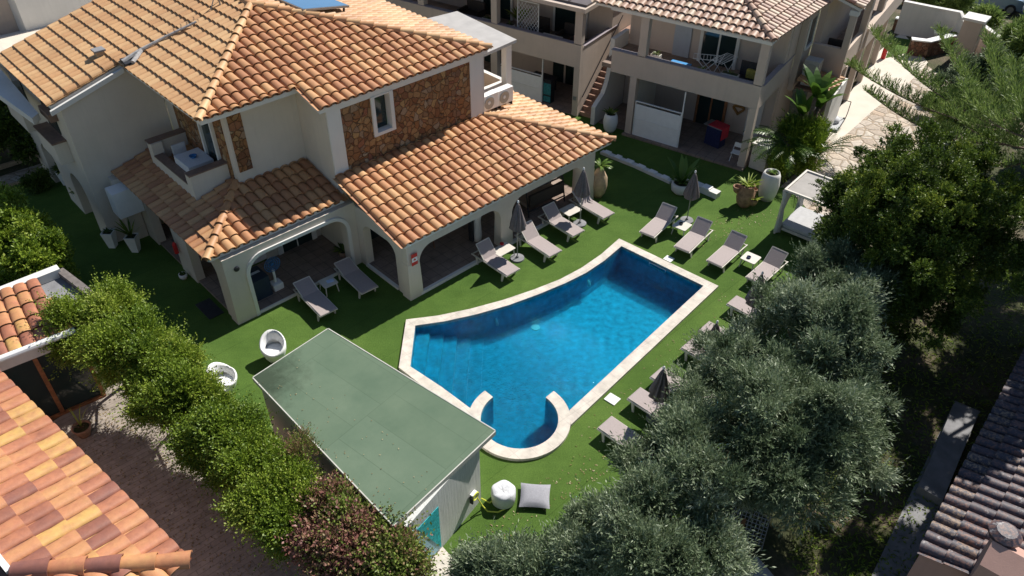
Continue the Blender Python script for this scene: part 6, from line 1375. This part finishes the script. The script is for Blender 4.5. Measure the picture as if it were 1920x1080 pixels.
# ============================================================ cars, top right
def car(x, y, rz, c, label):
    t = thing('parked_car', label, 'car', tuple(at(x, y)), R_(rz), group='cars parked beyond the garden wall')
    prof = [(-2.1, .3), (-2.15, .7), (-1.95, .95), (-1.4, 1.02), (-.9, 1.42), (.35, 1.47), (1.05, 1.02), (1.85, .88), (2.12, .68), (2.1, .3)]
    m, tt, p = newmat('car_paint'); p.inputs['Base Color'].default_value = (*c, 1); p.inputs['Roughness'].default_value = .25; p.inputs['Coat Weight'].default_value = .6; p.inputs['Metallic'].default_value = .3
    def W_(x, z): return .86 - (.0 if z < .95 else (z - .95) * .45) - .10 * max(0, abs(x) - 1.5)
    mb = MB(); mb.smooth = True; n = len(prof); vs = [(x, -W_(x, z), z) for x, z in prof] + [(x, -W_(x, z) * .6, z + .03 * (z > .6)) for x, z in prof] + [(x, W_(x, z) * .6, z + .03 * (z > .6)) for x, z in prof] + [(x, W_(x, z), z) for x, z in prof]
    mb.add(vs, [(r * n + i, r * n + i + 1, (r + 1) * n + i + 1, (r + 1) * n + i) for r in range(3) for i in range(n - 1)]); mb.smooth = False
    mb.add([(x, -W_(x, z), z) for x, z in prof], [tuple(range(n))]); mb.add([(x, W_(x, z), z) for x, z in prof], [tuple(reversed(range(n)))]); mb.build('body', m, t)
    mb = MB(); mb.add([(.42, -.62, 1.49), (1.0, -.74, 1.09), (1.0, .74, 1.09), (.42, .62, 1.49)], [(0, 1, 2, 3)]); mb.build('windscreen', M['glass'], t)
    mb = MB(); mb.add([(-.95, -.62, 1.45), (-1.38, -.72, 1.09), (-1.38, .72, 1.09), (-.95, .62, 1.45)], [(3, 2, 1, 0)]); mb.build('rear_window', M['glass'], t)
    for s in (-1, 1):
        mb = MB(); q = [(-1.1, 1.03), (-.82, 1.36), (.28, 1.40), (.85, 1.04)]; mb.add([(a, s * (W_(a, z) + .012), z) for a, z in q], [(0, 1, 2, 3) if s > 0 else (3, 2, 1, 0)]); mb.build('side_window', M['glass'], t)
        for wx in (-1.35, 1.35): mb = MB(); mb.lathe([(.02, -.1), (.33, -.1), (.33, .1), (.02, .1)], n=20); o = mb.build('wheel', M['dark'], t); o.location = (wx, s * .8, .33); o.rotation_euler = (R_(90), 0, 0); mb = MB(); mb.lathe([(.02, 0), (.2, 0), (.18, .02), (.02, .02)], n=14); r = mb.build('rim', M['grey_metal'], o); r.location = (0, 0, -.1 * s if False else -s * .11)
        mb = MB(); mb.box(2.02, 2.12, s * .6 - .15, s * .6 + .15, .62, .78); mb.build('headlight', M['white'], t)
car(1850, 14, 150, (.35, .48, .62), 'light blue car half hidden by trees beyond the garden wall')
car(1935, 34, 60, (.04, .05, .07), 'dark blue car at the right edge beyond the garden wall')
# ============================================================ TREES AND SHRUBS
def bp(x, y, z): 
    p = at(x, y, z); return (p.x, p.y)
OL = dict(slen=.40, ln=.125, wd=.028, spread=.42, lump=9, core=.35, squash=.95, lumpr=.42)
tree('olive_tree', 'silver green olive tree at the bottom beside the square floor cushion', 'olive tree',
     blob_px([(1195, 928, 2.3, .85), (1285, 890, 3.0, 1.25), (1230, 985, 2.8, 1.3), (1330, 985, 3.0, 1.2), (1120, 1000, 1.9, .65), (1120, 1050, 2.4, 1.0), (1210, 1075, 2.8, 1.1), (1310, 1070, 2.6, 1.0)]), bp(1240, 1040, 0), M['olive'], rg, 12500, 10, tint=.52, **OL)
tree('olive_tree', 'low spreading olive crown at the bottom edge by the shower pavement', 'olive tree',
     blob_px([(1040, 1050, 1.8, .8), (960, 1065, 1.4, .65), (890, 1075, 1.0, .5), (1010, 1100, 1.8, .9), (930, 1110, 1.2, .7)]), bp(1010, 1120, 0), M['olive'], rg, 4800, 10, tint=.56, **OL)
tree('olive_tree', 'large olive tree covering the lower loungers in the middle of the grove', 'olive tree',
     blob_px([(1305, 808, 2.6, .85), (1375, 748, 3.1, 1.2), (1268, 815, 2.0, .6), (1225, 850, 1.7, .45), (1290, 755, 2.2, .5), (1450, 790, 3.6, 1.6), (1540, 770, 3.6, 1.4), (1400, 870, 3.0, 1.2), (1500, 880, 3.2, 1.2), (1590, 700, 3.4, 1.0), (1570, 840, 3.0, 1.1), (1520, 930, 2.6, .9), (1610, 770, 3.0, .9)]), bp(1470, 860, 0), M['olive'], rg, 20000, 10, tint=.46, **OL)
tree('olive_tree', 'upper olive tree shading the small umbrella, between the dark cypress and the pool', 'olive tree',
     blob_px([(1415, 668, 2.5, .75), (1345, 700, 2.0, .6), (1320, 660, 1.7, .38), (1285, 720, 1.8, .35), (1482, 628, 3.2, 1.25), (1560, 640, 3.5, 1.4), (1468, 585, 2.5, .6), (1530, 560, 3.2, 1.1), (1610, 610, 3.2, 1.0)]), bp(1520, 680, 0), M['olive'], rg, 13500, 10, tint=.52, **OL)
tree('olive_tree', 'topmost olive tree beside the canopy daybed and the fourth lounger', 'olive tree',
     blob_px([(1545, 505, 2.8, .7), (1590, 530, 3.0, 1.0), (1525, 545, 2.3, .55), (1625, 555, 3.0, .9)]), bp(1580, 570, 0), M['olive'], rg, 6000, 10, tint=.5, **OL)
DK = dict(slen=.17, ln=.068, wd=.042, spread=.5, lump=18, core=.4, squash=.95, lumpr=.38)
tree('cypress_tree', 'huge rounded dark green cypress to the right of the canopy daybed', 'cypress tree',
     blob_px([(1710, 372, 4.8, 2.1), (1650, 430, 4.0, 1.9), (1770, 450, 4.2, 2.1), (1700, 500, 3.4, 1.9), (1810, 370, 4.2, 1.7), (1600, 385, 3.4, 1.0), (1570, 430, 2.8, 1.0), (1810, 480, 3.0, 1.4), (1750, 560, 2.4, 1.3), (1665, 335, 4.4, 1.2)]), bp(1720, 560, 0), M['darkleaf'], rg, 50000, 10, tint=.48, trunk=.3, **DK)
# off-frame trees added beyond the right edge to shade the soil
tree('dark_tree', 'dark tree added off frame beyond the right edge to shade the soil', 'tree',
     [(27.5, 33.5, 5.5, 2.6), (29.5, 32, 5.2, 2.4), (27.0, 31.0, 4.6, 2.0), (31, 34.5, 5.0, 2.5), (24.6, 29.0, 8, 1.9), (22.8, 27.2, 8, 1.6), (21.4, 25.3, 7.8, 1.4)], (29, 33), M['darkleaf'], rg, 16000, 7, tint=.42, trunk=.25, slen=.3, ln=.17, wd=.09, spread=.5, lump=12, core=.3, lumpr=.36)
tree('dark_tree', 'dark leafy tree added off frame on the right to shade soil and lichen roof', 'tree',
     [(17.4, 16.5, 6.2, 1.5), (18.3, 18.3, 6.6, 1.5), (19.3, 20.2, 6.8, 1.6), (20.3, 22.3, 7, 1.7), (18.9, 16.2, 6.6, 1.5), (20.2, 18.2, 6.9, 1.6), (21.3, 20.4, 7, 1.7), (22, 23.5, 7, 1.7), (16.4, 19.9, 6.6, 1.0), (16.3, 18.0, 6.1, 1.1), (18.2, 22.5, 7, 1.3), (14.7, 17.4, 8, 1.0), (15.9, 19.1, 8, 1.0), (16.1, 17.2, 8, 1.0), (14.5, 15.8, 8, .95), (15.5, 20.8, 8.3, .9), (15.8, 15.4, 7.8, 1.1)], (20.5, 20), M['darkleaf'], rg, 21000, 7, tint=.4, trunk=.25, slen=.34, ln=.18, wd=.09, spread=.5, lump=9, core=.3, lumpr=.34)
HG = dict(slen=.46, ln=.072, wd=.036, spread=.5, lump=16, core=.2, squash=.85, lumpr=.32, up=.45)
hb = [('feathery bright green shrub beside the glazed veranda', [(150, 610, 2.6, .8), (210, 590, 2.6, .75), (215, 660, 2.5, .9), (265, 640, 2.6, .8), (120, 650, 2.3, .5), (235, 695, 1.9, .55)], (240, 720), 10800, .62),
      ('bright green shrub spreading over the yard, next to the moulded armchairs', [(290, 690, 2.5, .85), (335, 680, 2.4, .6), (350, 745, 2.4, .8), (300, 760, 2.0, .6), (320, 775, 1.7, .5), (385, 785, 1.8, .5), (275, 720, 2.1, .5)], (340, 800), 12000, .60),
      ('round dark green shrub against the corner of the shed roof', [(425, 808, 2.2, .7), (450, 840, 2.1, .7), (385, 830, 1.9, .6), (430, 868, 1.6, .55), (400, 780, 1.9, .45)], (430, 880), 10200, .40),
      ('green shrub midway along the shed between the dark and the reddish shrubs', [(465, 880, 2.1, .75), (515, 880, 2.0, .6), (545, 925, 2.0, .6), (490, 915, 1.5, .5), (455, 850, 1.7, .45)], (500, 960), 7200, .52),
      ('small yellow green shrub between the paved yard and the shed', [(500, 950, 1.8, .7), (550, 970, 1.8, .7), (470, 920, 1.5, .4), (585, 950, 1.7, .4), (570, 1000, 1.4, .45), (520, 915, 1.7, .45)], (550, 1030), 7200, .75)]
for lab, bl, bs, n, ti in hb: tree('garden_shrub', lab, 'shrub', blob_px(bl), bp(*bs, 0), M['hedge'], rg, int(n * 1.2), 14, tint=ti, trunk=.07, group='shrubs screening the paved yard', **HG)
tree('red_leaf_shrub', 'reddish brown leaved shrub at the lower corner of the shed', 'shrub', blob_px([(620, 955, 1.9, .6), (655, 985, 1.9, .6), (620, 1010, 1.8, .6), (675, 1030, 1.9, .6), (640, 1050, 1.7, .6)]), bp(650, 1070, 0), M['redleaf'], rg, 8500, 10, tint=.5, trunk=.06, **{**HG, 'ln': .085, 'wd': .055})
tree('garden_shrub', 'green shrub at the bottom edge beside the blue basin', 'shrub', blob_px([(725, 1010, 1.8, .5), (735, 1050, 1.7, .6), (690, 1075, 1.7, .6), (765, 1065, 1.4, .4)]), bp(735, 1090, 0), M['redleaf'], rg, 5500, 8, tint=.85, trunk=.06, group='shrubs screening the paved yard', **{**HG, 'ln': .085, 'wd': .055})
tree('garden_shrub', 'big bright shrub at the left edge above the orange veranda roof', 'shrub', blob_px([(35, 420, 2.2, 1.1), (85, 480, 2.0, .95), (30, 500, 2.0, 1.1), (-20, 450, 2.4, 1.2), (10, 385, 1.8, .7), (20, 545, 1.6, .6)]), bp(30, 540, 0), M['hedge'], rg, 12000, 8, tint=.58, trunk=.1, slen=.24, ln=.12, wd=.06, spread=.5, lump=14, core=.3, lumpr=.34)
tree('garden_shrub', 'dark shaded shrub beyond the garden path in the top left', 'shrub', blob_px([(20, 250, 1.6, 1.2), (60, 270, 1.3, .9), (-40, 260, 1.8, 1.4), (25, 205, 1.4, .9)]), bp(20, 290, 0), M['darkleaf'], rg, 7000, 8, tint=.4, trunk=.08, slen=.3, ln=.16, wd=.07, spread=.5, lump=10, core=.3, lumpr=.38)
tree('garden_shrub', 'low dark plant at the corner of the garden path', 'shrub', blob_px([(78, 338, .4, .35), (60, 348, .3, .3)]), bp(75, 345, 0), M['darkleaf'], rg, 700, 6, tint=.4, trunk=.03, slen=.2, ln=.1, wd=.05, spread=.5)
# Norfolk pine: long drooping limbs with upright comb needles
def araucaria():
    base = at(1935, 330, 0); t = thing('araucaria_pine', 'araucaria with long comb like branches sweeping over the pale drive', 'pine tree', (base.x, base.y, 0))
    off = np.array([base.x, base.y, 0]); mb = MB(); mb.smooth = True; mb.tube([(0, 0, -.1), (.1, 0, 4), (0, 0, 9.5)], [.28, .2, .06], 10); mb.build('trunk', M['bark'], t)
    def branch(a, b, rise, n_, hh, seed):
        r = np.random.default_rng(seed); A_ = np.array(at(*a)); B_ = np.array(at(*b)); L_ = np.linalg.norm(B_ - A_)
        f = np.linspace(0, 1, 40)[:, None]; C = A_ * (1 - f) + B_ * f + np.array([0, 0, 1]) * (-np.sin(f * np.pi) * rise); st = MB()
        st.tube([tuple(c - off) for c in C[::3]] + [tuple(C[-1] - off)], .045, 5, r2=.012); st.build('branch', M['bark'], t)
        Ps, Ds, Ss, T, Ln = [], [], [], [], []
        dirv = unit((B_ - A_)); side = unit(np.cross(dirv, [0, 0, 1]))
        n = int(n_ * .8 * L_)
        for i in range(n):
            k = r.uniform(.08, 1); q = A_ * (1 - k) + B_ * k + np.array([0, 0, -math.sin(k * math.pi) * rise]); sg = r.choice([-1, 1])
            d = unit(side * sg * r.uniform(.1, 1.0) + np.array([0, 0, r.uniform(.5, 1.1)]) + dirv * r.uniform(.1, .45)); l = hh * 1.2 * r.uniform(.6, 1.1) * (1 - .35 * k ** 3)
            m = 9
            for j in range(m):
                g_ = j / m; p = q + d * l * g_; pert = unit(r.normal(size=3)); dd = unit(d + pert * .45)
                Ps.append(p - off); Ds.append(dd); Ss.append(unit(np.cross(dd, pert))); T.append(.5 + r.normal(0, .2) + .25 * g_); Ln.append(.17)
        return Ps, Ds, Ss, T, Ln
    acc = [[], [], [], [], []]
    BR = [((1905, 255, 4.6), (1636, 62, 4.4), .5, 60, .62), ((1870, 245, 3.6), (1590, 122, 3.5), .35, 62, .55), ((1800, 265, 3.0), (1625, 172, 3.0), .25, 62, .5), ((1925, 250, 5.4), (1760, 60, 5.4), .5, 50, .6), 
          ((1930, 240, 5.8), (1850, 70, 6), .4, 55, .6), ((1930, 270, 4.0), (1740, 240, 3.0), .3, 60, .55), ((1935, 250, 6.5), (1900, 120, 6.6), .3, 55, .6), ((1930, 260, 6.2), (1800, 160, 5.6), .35, 62, .6), ((1930, 280, 5.0), (1780, 210, 4.4), .3, 62, .6), ((1935, 300, 3.6), (1830, 300, 3.2), .3, 55, .6)]
    for i, (a, b, r_, n_, hh) in enumerate(BR):
        for A_, x in zip(acc, branch(a, b, r_, n_, hh, 40 + i)): A_ += x
    n = len(acc[0]); leaf_mesh('foliage', np.array(acc[0]), np.array(acc[1]), np.array(acc[2]), np.array(acc[4]), .032, np.array(acc[3]), M['needle'], t)
araucaria()
# shrubs and palms by the garden wall
tree('garden_shrub', 'grey green shrub in front of the curved garden wall', 'shrub', blob_px([(1850, 130, 1.3, .9), (1815, 140, 1.0, .8), (1880, 175, 1.2, 1.0), (1790, 165, .9, .7)]), bp(1850, 165, 0), M['olive'], rg, 5000, 7, tint=.5, trunk=.06, slen=.4, ln=.2, wd=.05, spread=.5)
tree('garden_shrub', 'green shrubs spilling over the drive below the gate pillar', 'shrub', blob_px([(1790, 190, .9, .9), (1800, 215, 1.2, 1.1)]), bp(1770, 230, 0), M['needle'], rg, 5000, 7, tint=.6, trunk=.06, slen=.4, ln=.2, wd=.06, spread=.5)
tree('dark_tree', 'green feathery tree behind the garden wall in front of the parked cars', 'tree', blob_px([(1905, 62, 1.8, 1.1), (1925, 100, 1.8, 1.3), (1850, 42, .9, .7), (1775, 8, 1.2, 1.0), (1740, -5, 1.2, 1.0)]), bp(1890, 120, 0), M['needle'], rg, 9000, 7, tint=.75, trunk=.12, slen=.5, ln=.3, wd=.05, spread=.4)
t = thing('spiky_yucca', 'spiky grey green yucca by the curved garden wall', 'plant', tuple(at(1872, 150))); spiky(t, rg, 70, 1.5, .1, .6, M['needle'], up=1.0, tint=.6, curve=.2); mb = MB(); mb.tube([(0, 0, 0), (0, 0, .7)], .12); mb.build('stem', M['bark'], t)
# palms beside the apartments
t = thing('bird_of_paradise', 'tall banana like plant with broad glossy leaves at the apartment corner', 'plant', tuple(at(1497, 300)))
mb = MB(); mb.smooth = True
for (x, y, h) in ((0, 0, 3.2), (.35, .2, 2.6), (-.3, .25, 2.2)): mb.tube([(x * .3, y * .3, 0), (x, y, h)], [.13, .09], 8)
mb.build('trunk', M['bark'], t)
for (x, y, h, n) in ((0, 0, 3.1, 11), (.35, .2, 2.5, 9), (-.3, .25, 2.1, 8)): spiky(t, rg, n, 1.55, .42, h, M['palm'], up=2.3, tint=.6, curve=.5, seg=7, x0=x, y0=y)
t = thing('feather_palm', 'feather palm with arching fronds beside the apartment cupboard', 'palm', tuple(at(1465, 318))); feather(t, rg, 20, 2.2, 1.1, M['palm'], up=.9, tint=.65); mb = MB(); mb.tube([(0, 0, 0), (0, 0, 1.15)], [.2, .14], 9); mb.build('trunk', M['bark'], t)
t = thing('feather_palm', 'upright dense green palm next to the stone path', 'palm', tuple(at(1518, 322))); feather(t, rg, 30, 2.1, .7, M['palm'], up=1.9, curve=.45, tint=.5); mb = MB(); mb.tube([(0, 0, 0), (0, 0, .75)], [.2, .14], 9); mb.build('trunk', M['bark'], t)
tree('bamboo_clump', 'fine leaved green clump at the edge of the stone path below the palms', 'shrub', blob_px([(1490, 285, 1.0, .75), (1520, 295, .9, .7), (1470, 310, .7, .5), (1530, 265, 1.1, .6), (1500, 250, 1.6, .6)]), bp(1500, 325, 0), M['hedge'], rg, 4200, 8, tint=.45, trunk=.04, slen=.5, ln=.16, wd=.04, spread=.35, up=.9)
# climbing weeds against the shed
tree('wild_plant', 'thin dry plant growing over the edge of the green shed roof', 'plant', blob_px([(560, 835, 2.5, .25), (575, 855, 2.4, .25)]), bp(570, 900, 0), M['redleaf'], rg, 500, 6, tint=.7, trunk=.02, slen=.3, ln=.07, wd=.02, spread=.3, up=1.2)
# ground cover in the shade: litter and low weeds
n = 26000; xy = []
pa, pb = (1400, 1090), (1900, 560)
u_ = rg.uniform(0, 1, (n, 2)); X = 1560 + 330 * u_[:, 0]; 
pts = np.array([tuple(at(1480 + 420 * a + 60 * b, 1090 - 640 * b + 30 * a))[:2] for a, b in u_[:9000]])
P = np.c_[pts, np.full(len(pts), .0)]; D = unit(rg.normal(size=P.shape) * np.array([1, 1, .2]) + np.array([0, 0, .5])); S = unit(np.cross(D, rg.normal(size=P.shape)))
o = leaf_mesh('ground_weeds', P, D, S, rg.uniform(.08, .2, len(P)), .04, rg.normal(.5, .25, len(P)), M['hedge']); tag(o, 'scattered low weeds and leaf litter under the trees', 'ground cover', kind='stuff')

# fallen leaves and twigs
def litter(name, label, quads, n, mat, z, sz=.05):
    Pl = []
    for q in quads:
        c = [at(x, y, z) for x, y in q]; m = n // len(quads); a, b = rg.uniform(0, 1, m), rg.uniform(0, 1, m) ** 1.4
        for s_, r_ in zip(a, b): p = c[0].lerp(c[1], s_).lerp(c[3].lerp(c[2], s_), r_); Pl.append((p.x, p.y, z + .012))
    P = np.array(Pl); D = rg.normal(size=P.shape); D[:, 2] = np.abs(D[:, 2]) * .12; D = unit(D); S = unit(np.cross(D, np.array([0, 0, 1.0]) + rg.normal(size=P.shape) * .2))
    o = leaf_mesh(name, P, D, S, rg.uniform(.5, 1.3, len(P)) * sz, sz * .45, rg.uniform(0, 1, len(P)), mat); tag(o, label, 'fallen leaves', kind='stuff')
dry = leafmat('dry_leaf', [(0, (.14, .08, .03)), (.5, (.26, .19, .08)), (1, (.38, .32, .18))], .1)
litter('fallen_leaves', 'dry olive leaves scattered on the lawn along the tree side', [((1430, 540), (1130, 860), (1060, 830), (1380, 520)), ((1180, 860), (870, 1060), (840, 1030), (1080, 850)), ((1300, 470), (1480, 400), (1420, 380), (1240, 450))], 380, dry, .004, .07)
litter('fallen_leaves', 'dry leaves scattered on the paved yard below the shrubs', [((190, 760), (560, 1060), (420, 1100), (120, 830))], 900, dry, .008, .07)
litter('fallen_leaves', 'dry leaves and grit lying on the green shed roof', [((480, 715), (738, 975), (830, 890), (560, 665))], 70, dry, 2.505, .05)
